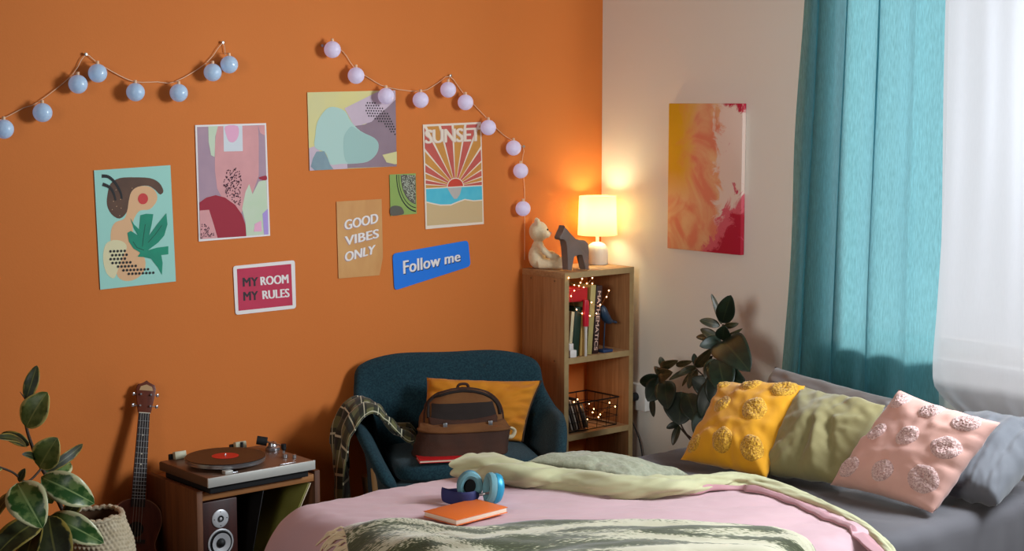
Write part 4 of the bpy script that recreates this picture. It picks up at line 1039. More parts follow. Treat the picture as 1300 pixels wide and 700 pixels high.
# lamp
LX, LY = -0.132, -0.112
CER = mat('cream_ceramic', (232, 224, 208), 0.4)
def shade_mat():
    t = NT('cream_lamp_shade'); t.b.inputs['Base Color'].default_value = lin((238, 224, 192)); t.b.inputs['Roughness'].default_value = 0.9
    tl = t.n('ShaderNodeBsdfTranslucent'); tl.inputs['Color'].default_value = lin((255, 244, 218)); mx = t.n('ShaderNodeMixShader', i_Fac=0.7)
    t.l(t.b.outputs[0], mx.inputs[1]); t.l(tl.outputs[0], mx.inputs[2]); t.l(mx.outputs[0], t.out.inputs['Surface']); return t.m
SHADE = shade_mat()
lamp = thing('table_lamp', 'small lit table lamp with a cream drum shade on top of the bookcase', 'lamp', (LX, LY, SH))
B().lathe([(0, 0), (0.048, 0), (0.050, 0.004), (0.050, 0.055), (0.047, 0.075), (0.038, 0.092), (0.022, 0.102), (0.008, 0.105), (0, 0.105)], (LX, LY, SH), seg=96, fn=lambda a, z: 1 + (0.012 * sin(a * 32) if 0.003 < z < 0.08 else 0)).build('lamp_base', CER, lamp, sharp=1.2)
B().lathe([(0, 0.10), (0.008, 0.10), (0.008, 0.175), (0.014, 0.18), (0.014, 0.205), (0, 0.205)], (LX, LY, SH), seg=20).build('stem', CER, lamp)
sp_ = [(0.092, 0.137), (0.086, 0.318), (0.084, 0.318), (0.090, 0.137)]
B().lathe(sp_, (LX, LY, SH), seg=48, close=True).build('lamp_shade', SHADE, lamp)
b = B()
for k in range(3):
    a = 2 * pi * k / 3; b.tube([(LX + 0.012 * cos(a), LY + 0.012 * sin(a), SH + 0.19), (LX + 0.089 * cos(a), LY + 0.089 * sin(a), SH + 0.165)], 0.0015, 6)
b.build('shade_holder', PINM, lamp)
GLOW = mat('lit_bulb', (255, 240, 210), 0.4, emit=(255, 214, 150), estr=3.0)
B().ell((LX, LY, SH + 0.225), (0.010, 0.010, 0.012), seg=16, rings=10).build('bulb', GLOW, lamp)
pl = bpy.data.lights.new('lamp_glow', 'POINT'); pl.energy = 4.4; pl.color = (1.0, 0.90, 0.52); pl.shadow_soft_size = 0.05
po = bpy.data.objects.new('lamp_glow', pl); COL.objects.link(po); po.location = (LX, LY, SH + 0.235)

# plush bear
PL = mat('cream_plush', (250, 230, 190), 0.95, (240, 218, 178), 60, bump=0.9, bscale=260, sheen=0.4)
bo = V((-0.462, -0.070, SH))
bear = thing('plush_toy', 'cream plush bear sitting on top of the bookcase against the orange wall', 'soft toy', bo)
# forward direction of the bear: towards +x, a little towards the room
fa = radians(-35); fwd = V((cos(fa), sin(fa), 0)); sid = V((-sin(fa), cos(fa), 0)); upv = V((0, 0, 1))
def bp(f, s, z): return bo + fwd * f + sid * s + upv * z
R_ = Matrix((fwd, sid, upv)).transposed().to_4x4()
b = B()
def be(f, s, z, r, ry=0.0):
    t = bmesh.new(); bmesh.ops.create_uvsphere(t, u_segments=20, v_segments=12, radius=1)
    b.merge(t, Matrix.Translation(bp(f, s, z)) @ R_ @ Matrix.Rotation(ry, 4, 'Y') @ Matrix.Diagonal((r[0], r[1], r[2], 1)))
be(-0.005, 0, 0.055, (0.040, 0.044, 0.055)); be(0.0, 0, 0.095, (0.030, 0.034, 0.035))
be(0.002, 0, 0.168, (0.044, 0.048, 0.047)); be(0.038, 0, 0.155, (0.020, 0.022, 0.017))
for s in (-1, 1):
    be(-0.004, s * 0.030, 0.210, (0.011, 0.019, 0.020))
    b.tube([bp(0.0, s * 0.032, 0.118), bp(0.018, s * 0.058, 0.088), bp(0.045, s * 0.062, 0.064), bp(0.066, s * 0.058, 0.058)], [0.015, 0.016, 0.015, 0.016], 12)
    be(0.070, s * 0.058, 0.058, (0.017, 0.016, 0.016))
    b.tube([bp(0.0, s * 0.026, 0.024), bp(0.045, s * 0.045, 0.024), bp(0.095, s * 0.056, 0.020)], [0.024, 0.022, 0.018], 12)
    be(0.100, s * 0.057, 0.030, (0.014, 0.019, 0.027))
b.build('body', PL, bear, mods=[remesh(0.0035)])
for s in (-1, 1):
    b2_ = B().ell(bp(0.040, s * 0.024, 0.178), (0.0045, 0.0045, 0.0045), seg=12, rings=8).build('eye', BLK, bear)
B().ell(bp(0.057, 0, 0.160), (0.005, 0.007, 0.005), seg=12, rings=8).build('nose', mat('pink_nose', (200, 140, 120), 0.7), bear)

# wooden horse
HW = mat('grey_painted_wood', (122, 106, 98), 0.55, (112, 98, 90), 12)
hpx = [(-0.2952, 1.2785), (-0.2826, 1.2929), (-0.2649, 1.3032), (-0.2574, 1.3293), (-0.2370, 1.3055), (-0.2113, 1.2947), (-0.1894, 1.2783), (-0.1674, 1.2600), (-0.1311, 1.2560), (-0.0854, 1.2534), (-0.0577, 1.2365), (-0.0522, 1.2053), (-0.0546, 1.1668), (-0.0515, 1.1164), (-0.0858, 1.1168), (-0.0939, 1.1597), (-0.1072, 1.1913), (-0.1372, 1.1894), (-0.1696, 1.1876), (-0.1825, 1.1846), (-0.1875, 1.1563), (-0.1950, 1.1205), (-0.2271, 1.1227), (-0.2312, 1.1781), (-0.2366, 1.2259), (-0.2418, 1.2566), (-0.2572, 1.2688), (-0.2825, 1.2646), (-0.2926, 1.2689)]
xs = [p[0] for p in hpx]; zs = [p[1] for p in hpx]; x0 = min(xs); z0_ = min(zs); kx = 0.232 / (max(xs) - x0) * 0.82; kz = 0.235 / (max(zs) - z0_) * 0.88
ho = V((-0.497, -0.245, SH + 0.0))
loc2 = [((p[0] - x0) * kx, (p[1] - z0_) * kz) for p in hpx]
horse = thing('horse_figure', 'grey carved wooden horse standing at the front edge of the bookcase top', 'figurine', ho + V((0.09, 0, 0)))
hd = V((cos(radians(4)), sin(radians(4)), 0)); hnn = V((sin(radians(4)), -cos(radians(4)), 0))
b = B(); b.prism([(p[0] - 0.008, p[1] + 0.0) for p in loc2], (ho - hnn * 0.019, hd, V((0, 0, 1)), hnn), 0.038, bevel=0.004)
b.build('body', HW, horse, sharp=0.9)
def _h(px, pz): return ho + hd * px + V((0, 0, pz))

# books etc in the upper cell
def bookbox(name, label, cx_, w_, d_, h_, tilt, col, spine=None, y=SYF + 0.02, z=SHZ[0], text=None, pages=True, group='books on the upper shelf of the bookcase', x_off=0.0, tcol=(230, 190, 170)):
    """book standing with its spine to the room; tilt in radians, leaning along x around its lower corner"""
    t = thing(name, label, 'book', (cx_, y + d_ / 2, z), group)
    M = Matrix.Translation(V((cx_, y, z + abs(sin(tilt)) * w_ / 2))) @ Matrix.Rotation(tilt, 4, 'Y')
    m = mat('book_' + '_'.join(map(str, col)), col, 0.55)
    b = B()
    b.b2((-w_ / 2, 0, 0), (w_ / 2, 0.003, h_), 0.001)
    b.b2((-w_ / 2, 0.002, 0), (-w_ / 2 + 0.0025, d_, h_)).b2((w_ / 2 - 0.0025, 0.002, 0), (w_ / 2, d_, h_))
    if text:
        put_text(b, text, [V((w_ * 0.30, -0.0004, 0.012)), V((w_ * 0.30, -0.0004, h_ - 0.03)), V((-w_ * 0.30, -0.0004, h_ - 0.03)), V((-w_ * 0.30, -0.0004, 0.012))][0:4] if False else [V((-w_ * 0.3, -0.0004, h_ - 0.025)), V((-w_ * 0.3, -0.0004, 0.015)), V((w_ * 0.3, -0.0004, 0.015)), V((w_ * 0.3, -0.0004, h_ - 0.025))], 1, 0.01)
    b.build('cover', [m, mat('spine_lettering', tcol, 0.5)], t, M=M)
    B().b2((-w_ / 2 + 0.0026, 0.004, 0.003), (w_ / 2 - 0.0026, d_ - 0.004, h_ - 0.004)).build('pages', PG, t, M=M)
    return t
CX = SX0 + T_
bookbox('book', 'thin cream book leaning at the far left of the upper shelf', CX + 0.024, 0.018, 0.16, 0.205, 0.10, (206, 190, 150))
bookbox('book', 'dark green book leaning beside the thin cream book', CX + 0.056, 0.038, 0.17, 0.222, 0.10, (16, 44, 26))
bookbox('book', 'small tan book behind the glossy red tube', CX + 0.104, 0.034, 0.16, 0.205, 0.05, (186, 148, 82))
bookbox('book', 'pale olive book, tallest in the row', CX + 0.144, 0.030, 0.17, 0.315, 0.08, (176, 160, 100))
bookbox('book', 'brown black textbook with MATHEMATICS down its spine', CX + 0.182, 0.034, 0.17, 0.310, 0.08, (44, 18, 16), text='MATHEMATICS')
b = B()
rb = thing('book', 'red book lying across the tops of the shorter books', 'book', (CX + 0.06, SYF + 0.11, SHZ[0] + 0.235), 'books on the upper shelf of the bookcase')
RED = mat('red_book_cover', (186, 14, 22), 0.5)
M = Matrix.Translation(V((CX + 0.005, SYF + 0.018, SHZ[0] + 0.250))) @ Matrix.Rotation(0.03, 4, 'Y')
B().b2((0, 0, 0), (0.122, 0.17, 0.003)).b2((0, 0, 0.058), (0.122, 0.17, 0.061)).b2((0, 0, 0.002), (0.122, 0.003, 0.059)).build('cover', RED, rb, M=M)
B().b2((0.003, 0.004, 0.003), (0.119, 0.166, 0.058)).build('pages', PG, rb, M=M)
cn = thing('red_tube', 'x', 'tube', (CX + 0.092, SYF + 0.03, SHZ[0]))
BOOKR = mat('glossy_red', (196, 16, 44), 0.3)
cn['label'] = 'glossy red tube standing upside down in front of the tan book'; cn['category'] = 'tube'
B().lathe([(0, 0.006), (0.014, 0.006), (0.015, 0.10), (0.012, 0.125), (0.0, 0.125)], (CX + 0.106, SYF - 0.0 + 0.004, SHZ[0] + 0.13), seg=24).build('tube_body', BOOKR, cn)
B().lathe([(0, 0), (0.006, 0), (0.006, 0.09), (0.008, 0.136), (0, 0.136)], (CX + 0.106, SYF + 0.004, SHZ[0]), seg=16).build('stem', mat('translucent_white', (210, 200, 190), 0.4), cn)
# white blocks
WB = mat('white_marble_block', (226, 218, 212), 0.5)
for i, (x, z, s, lb) in enumerate(((CX + 0.035, 0, 0.034, 'white cube on the shelf edge, lower of the pair'), (CX + 0.012, 0.0, 0.03, 'white cube tucked in the left corner of the upper shelf'), (CX + 0.020, 0.0335, 0.030, 'white cube balanced on top of the other white cubes'))):
    tag(B().box((x, SYF + 0.020 + (0.0 if i != 1 else 0.034), SHZ[0] + z + s / 2 + 0.0003), (s if i != 1 else 0.022, s, s), (0, 0, 0.2 * (i - 1)), 0.003).build('stone_block', WB), lb, 'cube', 'white cubes on the upper shelf')
# bird
BM = mat('dark_blue_ceramic', (30, 52, 74), 0.4)
bx = V((CX + 0.275, SYF + 0.10, SHZ[0]))
bird = thing('bird_figurine', 'dark blue bird figurine with a pointed tail on a blue base', 'figurine', (bx.x - 0.05, bx.y, SHZ[0]))
pts = crom([(CX + 0.035 + 0.190, SYF + 0.03, SHZ[0] + 0.215), (CX + 0.035 + 0.200, SYF + 0.03, SHZ[0] + 0.20), (CX + 0.035 + 0.212, SYF + 0.03, SHZ[0] + 0.17), (CX + 0.035 + 0.235, SYF + 0.03, SHZ[0] + 0.145), (CX + 0.035 + 0.262, SYF + 0.03, SHZ[0] + 0.137), (CX + 0.035 + 0.290, SYF + 0.03, SHZ[0] + 0.130)], 5)
nn_ = len(pts); rad = [0.003 + 0.019 * (sin(min(1, (i / nn_) * 1.25) * pi) ** 0.8) if i / nn_ < 0.78 else 0.006 for i in range(nn_)]; rad[-1] = 0.003
B().tube(pts, rad, 14).ell((CX + 0.035 + 0.196, SYF + 0.03, SHZ[0] + 0.200), (0.013, 0.013, 0.014)).build('body', BM, bird)
B().tube([(CX + 0.035 + 0.215, SYF + 0.03, SHZ[0] + 0.155), (CX + 0.035 + 0.212, SYF + 0.035, SHZ[0] + 0.012)], 0.003, 8).build('stand', BM, bird)
B().b2((CX + 0.035 + 0.19, SYF + 0.012, SHZ[0]), (CX + 0.035 + 0.25, SYF + 0.06, SHZ[0] + 0.013), 0.003).build('base', mat('blue_base', (28, 56, 96), 0.5), bird)
# fairy lights
FW = mat('fine_copper_wire', (190, 130, 80), 0.4, metallic=0.6)
BEAD = mat('warm_led_bead', (255, 230, 190), 0.4, emit=(255, 190, 120), estr=14.0)
random.seed(21)
def fairy(label, pts, loc, glow, r=0.0028):
    t = thing('fairy_lights', label, 'string lights', loc)
    B().tube(crom([V(p) for p in pts], 4), 0.0007, 5).build('wire', FW, t)
    pr = None
    for p in pts:
        if pr is None: pr = B().ell((0, 0, 0), (r, r, r), seg=10, rings=8).build('led_bead', BEAD, None, origin=(0, 0, 0)); o = pr
        else: o = pr.copy(); COL.objects.link(o)
        o.parent = t; o.location = V(p) - V(loc) + V((0, 0, 0.003))
    for q in glow:
        l = bpy.data.lights.new('fairy_glow', 'POINT'); l.energy = q[3]; l.color = (1.0, 0.5, 0.2); l.shadow_soft_size = 0.02
        lo_ = bpy.data.objects.new('fairy_glow', l); COL.objects.link(lo_); lo_.location = q[:3]
fp = [(-0.4929, -0.31, 1.1252), (-0.4503, -0.3, 1.0896), (-0.4122, -0.3, 1.0973), (-0.3655, -0.26, 1.1081), (-0.3939, -0.27, 1.0791), (-0.3738, -0.3, 1.0909), (-0.3401, -0.3, 1.1133), (-0.321, -0.28, 1.0852), (-0.3789, -0.285, 1.0722), (-0.4548, -0.305, 1.0657), (-0.4773, -0.309, 1.0432), (-0.4372, -0.302, 0.9793), (-0.4036, -0.302, 0.9586), (-0.3646, -0.312, 0.9456), (-0.3192, -0.305, 0.9516), (-0.3611, -0.318, 1.0064), (-0.2951, -0.305, 0.9889), (-0.2415, -0.305, 1.0491), (-0.2561, -0.305, 1.0215)]
fairy('warm fairy lights tangled over the books on the upper shelf', fp, (CX + 0.1, SYF, SHZ[0] + 0.3), [(CX + 0.05, SYF + 0.07, SHZ[0] + 0.335, 0.05), (CX + 0.24, SYF + 0.06, SHZ[0] + 0.20, 0.03), (CX + 0.02, SYF + 0.02, SHZ[0] + 0.325, 0.02)])

# wire basket in the middle cell
BW = mat('black_wire', (20, 18, 18), 0.45, metallic=0.5)
bz0, bz1 = SHZ[1] + 0.006, SHZ[1] + 0.135
bx0, bx1, by0, by1 = CX + 0.004, SX1 - T_ - 0.045, SYF + 0.012, -0.07
bk = thing('wire_basket', 'black wire basket holding magazines and lights on the lower shelf', 'basket', ((bx0 + bx1) / 2, (by0 + by1) / 2, bz0))
b = B()
def ringp(z, e): return [(bx0 + e, by0 + e, z), (bx1 - e, by0 + e, z), (bx1 - e, by1 - e, z), (bx0 + e, by1 - e, z)]
def rect(b, z, e, r):
    P4 = ringp(z, e)
    for i in range(4): b.tube([P4[i], P4[(i + 1) % 4]], r, 8)
rect(b, bz1, 0.003, 0.0035); b.build('rim', BW, bk)
b = B(); rect(b, bz0, 0.012, 0.0025)
for k in (1, 2): rect(b, lerp(bz0, bz1, k / 3), 0.009 - k * 0.002, 0.0015)
for i in range(6):
    x = lerp(bx0 + 0.01, bx1 - 0.01, i / 5)
    for y in (by0, by1): b.tube([(x, y + (0.004 if y == by0 else -0.004), bz1), (lerp(x, (bx0 + bx1) / 2, 0.05), y + (0.012 if y == by0 else -0.012), bz0)], 0.0015, 6)
    b.tube([(lerp(x, (bx0 + bx1) / 2, 0.05), by0 + 0.012, bz0), (lerp(x, (bx0 + bx1) / 2, 0.05), by1 - 0.012, bz0)], 0.0013, 6)
for i in range(5):
    y = lerp(by0 + 0.01, by1 - 0.01, i / 4)
    for x in (bx0, bx1): b.tube([(x + (0.004 if x == bx0 else -0.004), y, bz1), (x + (0.012 if x == bx0 else -0.012), y, bz0)], 0.0015, 6)
b.build('wire_mesh', BW, bk)
mcol = [(150, 140, 130), (60, 50, 46), (190, 176, 160), (96, 70, 54), (200, 150, 110), (70, 60, 60), (176, 160, 140)]
for i, c in enumerate(mcol):
    x = bx0 + 0.050 + i * 0.016; tl2 = -0.33
    M = Matrix.Translation(V((x, by0 + 0.02, bz0 + 0.005))) @ Matrix.Rotation(tl2, 4, 'Y')
    nm = ['grey', 'dark brown', 'pale', 'chestnut', 'orange tan', 'charcoal', 'beige'][i]
    o = B().b2((-0.0035, 0, 0), (0.0035, 0.16, 0.125 + 0.012 * (i % 3)), 0.001).build('magazine', mat('magazine_%d_%d_%d' % c, c, 0.5), M=M)
    tag(o, '%s magazine leaning in the wire basket, %s from its left side' % (nm, ['first', 'second', 'third', 'fourth', 'fifth', 'sixth', 'seventh'][i]), 'magazine', 'magazines in the wire basket')
fp = [(bx0 + 0.10, by0 + 0.03, bz1 - 0.03), (bx0 + 0.13, by0 + 0.05, bz1 - 0.045), (bx0 + 0.16, by0 + 0.03, bz1 - 0.02), (bx0 + 0.20, by0 + 0.04, bz1 - 0.05), (bx0 + 0.22, by0 + 0.03, bz0 + 0.04), (bx0 + 0.18, by0 + 0.06, bz0 + 0.03), (bx0 + 0.25, by0 + 0.05, bz0 + 0.045), (bx0 + 0.28, by0 + 0.02, bz1 - 0.028), (bx0 + 0.295, by0 - 0.002, bz1 - 0.045), (bx0 + 0.24, by0 + 0.09, bz0 + 0.05), (bx0 + 0.15, by0 + 0.10, bz1 - 0.01), (bx0 + 0.08, by0 + 0.02, bz1 + 0.012), (bx0 + 0.04, by0 + 0.0, bz1 + 0.008), (bx0 - 0.002, by0 - 0.006, bz1 + 0.02)]
fairy('warm fairy lights coiled in the black wire basket', fp, (bx0 + 0.15, by0, bz0 + 0.05), [(bx0 + 0.19, by0 + 0.06, bz0 + 0.10, 0.10), (bx0 + 0.24, by0 + 0.12, bz0 + 0.16, 0.05)])

# power socket with plug and cord on the cream wall
so = thing('wall_socket', 'white wall socket low on the cream wall beside the bookcase', 'socket', (0, -0.30, 0.50))
sy, sz = (0, -0.2867, 0.5358)[1], (0, -0.2867, 0.5358)[2]
B().b2((-0.035, sy - 0.05, sz - 0.065), (0, sy + 0.06, sz + 0.06), 0.006).build('socket_plate', WHITE, so)
pg_ = thing('plug', 'black plug and cord pushed into the wall socket', 'plug', (-0.05, sy, sz))
B().lathe([(0, 0), (0.02, 0), (0.02, 0.02), (0.012, 0.04), (0.006, 0.05), (0, 0.05)], (-0.034, sy + 0.01, sz), M=Matrix.Rotation(-pi / 2, 4, 'Y'), seg=20).build('plug_body', BLK, pg_)
B().tube(crom([(-0.08, sy + 0.01, sz), (-0.075, sy + 0.03, sz - 0.04), (-0.03, sy + 0.04, sz - 0.12), (-0.025, sy - 0.02, sz - 0.25), (-0.03, sy - 0.05, 0.02)], 6), 0.003, 8).build('cord', BLK, pg_)

# ------------------------------------------------------------------ armchair
TEALF = mat('petrol_wool_upholstery', (34, 64, 72), 0.95, (22, 46, 56), 140, ndetail=2, bump=0.5, bscale=420, sheen=0.08, spec=0.2)
BEECH = wood('beech_leg', (206, 164, 112), (190, 148, 98), 'Z', 0.5)
CO = V((-1.125, -0.262, 0)); CA = radians(-28)
CM = Matrix.Translation(CO) @ Matrix.Rotation(CA, 4, 'Z')
chair = thing('armchair', 'petrol blue upholstered armchair with beech legs standing against the orange wall', 'armchair', CO)
st_ = [((-.315, -.485, .33), (-.325, -.50, .43)), ((-.335, -.40, .33), (-.365, -.44, .51)), ((-.34, -.27, .31), (-.405, -.29, .61)), ((-.34, -.13, .31), (-.405, -.13, .635)),
       ((-.325, -.05, .31), (-.385, -.03, .70)), ((-.27, -.02, .31), (-.365, .03, .80)), ((-.13, -.01, .31), (-.22, .055, .845)), ((0, -.01, .31), (0, .06, .845))]
st_ = st_ + [((-a[0], a[1], a[2]), (-b_[0], b_[1], b_[2])) for a, b_ in st_[:-1][::-1]]
lowc = crom([s[0] for s in st_], 6); hic = crom([s[1] for s in st_], 6)
def shellpt(u, v):
    a = samp(lowc, u); c = samp(hic, u)
    p = a.lerp(c, v)
    # slight hollow and an outward roll at the rim
    ctr = V((0, -0.25, p.z)); out = (p - ctr); out.z = 0
    if out.length > 0: out.normalize()
    p = p + out * (0.018 * sin(v * pi) * -1 + 0.022 * max(0, v - 0.75) * 4)
    return p
TS = 0.05
def shell(u, v):
    """closed tube like cross-section: v in 0..1 runs up inside, over the rim, down outside"""
    e = 0.004
    def at_(uu, vv): return shellpt(max(0, min(1, uu)), vv)
    vv = v * 2
    if vv <= 1: k = vv; side = -1
    else: k = 2 - vv; side = 1
    p = at_(u, k); du = at_(u + e, k) - at_(u - e, k); dv = at_(u, min(1, k + e)) - at_(u, max(0, k - e))
    nn = du.cross(dv).normalized()
    ctr = V((0, -0.25, p.z))
    if nn.dot(p - ctr) < 0: nn = -nn
    th_ = TS / 2 * sqrt(max(0.0, 1 - max(0, (k - 0.86) / 0.14) ** 2)) * sqrt(max(0, 1 - max(0, (0.04 - u) / 0.04) ** 2)) * sqrt(max(0, 1 - max(0, (u - 0.96) / 0.04) ** 2))
    return p + nn * side * th_
b = B(); b.grid(shell, 120, 60)
b.build('shell', TEALF, chair, M=CM, weld=0.0006, sharp=1.5)
def pad(b, x0, x1, y0, y1, z0, z1, rx=0.06, crown=0.02, fr=None):
    cx_, cy_, cz_ = (x0 + x1) / 2, (y0 + y1) / 2, (z0 + z1) / 2; hx, hy, hz = (x1 - x0) / 2, (y1 - y0) / 2, (z1 - z0) / 2
    def fn(u, v):
        a = u * 2 * pi; w_ = (v - 0.5) * pi
        def sp(c, e): return math.copysign(abs(c) ** e, c)
        X = sp(cos(a), 0.35) * sp(cos(w_), 0.25); Y = sp(sin(a), 0.35) * sp(cos(w_), 0.25); Z_ = sp(sin(w_), 0.55)
        zc_ = cz_ + hz * Z_ + (crown * (1 - X * X) * (1 - Y * Y) if Z_ > 0 else 0)
        return (cx_ + hx * X, cy_ + hy * Y, zc_)
    b.grid(fn, 64, 24, cu=True)
b = B(); pad(b, -0.300, 0.300, -0.50, -0.03, 0.415, 0.495); b.build('seat_cushion', TEALF, chair, M=CM, weld=0.0008, sharp=1.5)
b = B(); pad(b, -0.330, 0.330, -0.520, -0.02, 0.33, 0.424, crown=0); b.build('seat_base', TEALF, chair, M=CM, weld=0.0008, sharp=1.5)
for sx_ in (-1, 1):
    for yy, y2 in ((-0.36, -0.40), (-0.06, -0.02)):
        B().tube([(sx_ * 0.335, yy, 0.0), (sx_ * 0.35, (yy + y2) / 2, 0.25), (sx_ * 0.365, yy, 0.46 if yy < -0.2 else 0.36)], [0.015, 0.021, 0.019], 16).build('leg', BEECH, chair, M=CM)

def cpt(x, y, z): return CM @ V((x, y, z))
# mustard cushion on the chair
OCH = mat('ochre_velvet', (200, 124, 8), 0.9, (190, 114, 8), 6, sheen=0.08, bump=0.1, bscale=400)
cu = Cush(cpt(-0.17, -0.19, 0.51), cpt(0.27, -0.19, 0.50), cpt(0.375, -0.085, 0.735), cpt(-0.11, -0.075, 0.765), 0.15, 12, 0.06, 1.5, (-0.5, -0.85, 0.1), folds=((1, -0.3, 0.3, -0.5, -0.018, 0.08), (1, 0.1, 0.4, 0.0, 0.012, 0.1), (-1, 0.6, -0.4, 0.3, -0.012, 0.1), (0.9, 0.8, 0.4, 0.4, 0.012, 0.1)))
mc = cushion('throw_cushion', 'ochre velvet cushion leaning on the armchair back behind the brown backpack', 'cushion', OCH, cu)
pc = [cu.pt(1, v, 1) for v in [k / 20 - 1 for k in range(41)]]
B().tube(pc, 0.005, 8).build('piping', mat('dark_brown_piping', (58, 36, 16), 0.9), mc)
# backpack (local frame: x right, y towards the room, z up, at the seat)
BPK = mat('brown_canvas', (116, 72, 32), 0.95, (100, 60, 26), 9, bump=0.35, bscale=350); BPD = mat('dark_brown_leather', (64, 32, 14), 0.9, (52, 26, 12), 10, bump=0.3, bscale=150)
BPI = mat('black_brown_zip', (30, 17, 10), 0.9); STR = mat('cream_webbing', (214, 196, 160), 0.8)
BO = cpt(-0.015, -0.31, 0.502); BMx = Matrix.Translation(BO) @ Matrix.Rotation(CA + radians(2), 4, 'Z')
pk = thing('backpack', 'worn brown canvas backpack slumped open on the armchair seat', 'backpack', BO)
def sup(c, e): return math.copysign(abs(c) ** e, c)
def packpt(u, v):
    a = u * 2 * pi; z = v
    # arch profile width, depth by height
    H = 0.25
    wv = 0.178 * (1.0 - 0.10 * z) * (1 - max(0, (z - 0.42) / 0.58) ** 2.4) ** 0.5 if z < 1 else 0
    d = 0.085 * (1 - 0.42 * z) * (1 - max(0, (z - 0.75) / 0.25) ** 2) ** 0.5 if z < 1 else 0
    x = wv * sup(cos(a), 0.55); y = d * sup(sin(a), 0.7)
    zz = H * z
    k = 0.006 * nz(a * 1.3, z * 5, 2) + 0.004 * nz(cos(a) * 6, z * 12, sin(a) * 6)
    sag = 0.03 * z
    return V((x * (1 + k * 8) + 0.025 * z, y + k + 0.06 * z, zz))
b = B(); b.grid(packpt, 64, 36, cu=True); b.flat([packpt(k / 64, 0) for k in range(64)])
b.build('body', BPK, pk, M=BMx, weld=0.0006, sharp=1.3)
# lower leather panel wrapping the base
def lowpt(u, v):
    a = pi + u * pi; p = packpt(a / (2 * pi), v * 0.42)
    return V((p.x * 1.09 - 0.012 * (1 - v), p.y - 0.045 - 0.012 * sin(u * pi) + 0.03 * v * 0, p.z * 0.96 + 0.003 - 0.008 * u * v + 0.02 * v * (1 - abs(u * 2 - 1) ** 3) * 0))
b = B(); b.grid(lowpt, 48, 14); b.build('base_panel', BPD, pk, M=BMx, mods=[solid(0.006)])
b = B(); tp = [lowpt(k / 40, 1) for k in range(41)]; b.tube([V((p.x, p.y - 0.003, p.z)) for p in tp], 0.0055, 8); b.build('panel_binding', BPK, pk, M=BMx)
# ledge between panel and upper body
b = B(); b.grid(lambda u, v: lowpt(u, 1).lerp(packpt((pi + u * pi) / (2 * pi), 0.50) + V((0, -0.004, 0)), v) + V((0, 0, 0.006 * sin(v * pi) + 0.004 * nz(u * 8, v * 3))), 40, 10); b.build('pocket', BPK, pk, M=BMx, mods=[solid(0.003)])
# dark open mouth with flap
def front(x, z, off=0.0):
    best = None
    t = max(0, min(0.97, z / 0.25)); H = t
    wv = 0.178 * (1.0 - 0.10 * t) * (1 - max(0, (t - 0.42) / 0.58) ** 2.4) ** 0.5
    d = 0.085 * (1 - 0.42 * t) * (1 - max(0, (t - 0.75) / 0.25) ** 2) ** 0.5
    c = max(-1, min(1, (x - 0.025 * t) / max(wv, 0.01))); cc = abs(c) ** (1 / 0.55); sn = sqrt(max(0, 1 - cc * cc)) ** 0.7
    return V((x, -d * sn + 0.06 * t - off, z))
b = B(); b.grid(lambda u, v: front(lerp(-0.125 + 0.012 * v, 0.150 - 0.015 * v, u), lerp(0.132, 0.198, v) - 0.012 * sin(u * pi) * (1 - v), 0.008 + 0.003 * nz(u * 6, v * 4)), 30, 10)
b.build('open_mouth', BPI, pk, M=BMx)
b = B(); b.grid(lambda u, v: front(lerp(-0.135, 0.145, u), lerp(0.112, 0.150, v) - 0.014 * sin(u * pi), 0.012 + 0.008 * sin(v * pi) + 0.004 * nz(u * 9, v * 3, 4)), 30, 8); b.build('mouth_lip', BPD, pk, M=BMx, mods=[solid(0.003)])
arch = [front(0.016 - 0.148 * cos(pi * k / 30), 0.146 + 0.094 * sin(pi * k / 30) ** 0.8, 0.006) for k in range(31)]
B().tube(arch, 0.0065, 10).build('zip', BPI, pk, M=BMx)
arch2 = [front(0.022 - 0.165 * cos(pi * k / 30), 0.114 + 0.131 * sin(pi * k / 30) ** 0.75, -0.010) for k in range(31)]
B().tube(arch2, 0.007, 10).build('seam_piping', BPD, pk, M=BMx)
for x in (-0.075, 0.110):
    o = B().tube([front(x, 0.132, 0.024), front(x + 0.004, 0.105, 0.034), front(x + 0.006, 0.085, 0.045)], 0.006, 8, flat=0.5).build('strap', BPD, pk, M=BMx)
    q = front(x, 0.120, 0.034); B().box(q, (0.017, 0.006, 0.024), None, 0.002).build('buckle', SIL, o, M=BMx)
B().tube(crom([(0.165, -0.05, 0.075), (0.195, -0.055, 0.095), (0.215, -0.05, 0.082), (0.205, -0.045, 0.058), (0.17, -0.04, 0.055), (0.15, -0.04, 0.035), (0.15, -0.05, 0.004)], 6), 0.008, 8, flat=0.5).build('side_loop', STR, pk, M=BMx)
B().tube(crom([(0.0, 0.055, 0.242), (0.01, 0.05, 0.262), (0.04, 0.05, 0.262), (0.05, 0.055, 0.242)], 6), 0.006, 8).build('top_handle', BPD, pk, M=BMx)
# red folder book on the seat
rb = thing('book', 'thin red hardcover book lying on the front of the armchair seat', 'book', cpt(-0.09, -0.45, 0.455))
Mb = CM @ Matrix.Translation(V((-0.085, -0.455, 0.502)))
B().b2((-0.125, -0.045, 0.0), (0.115, 0.05, 0.003), 0.001).b2((-0.125, -0.045, 0.010), (0.115, 0.05, 0.013), 0.001).build('cover', RED, rb, M=Mb)
B().b2((-0.122, -0.042, 0.003), (0.122, 0.047, 0.010)).build('pages', PG, rb, M=Mb)
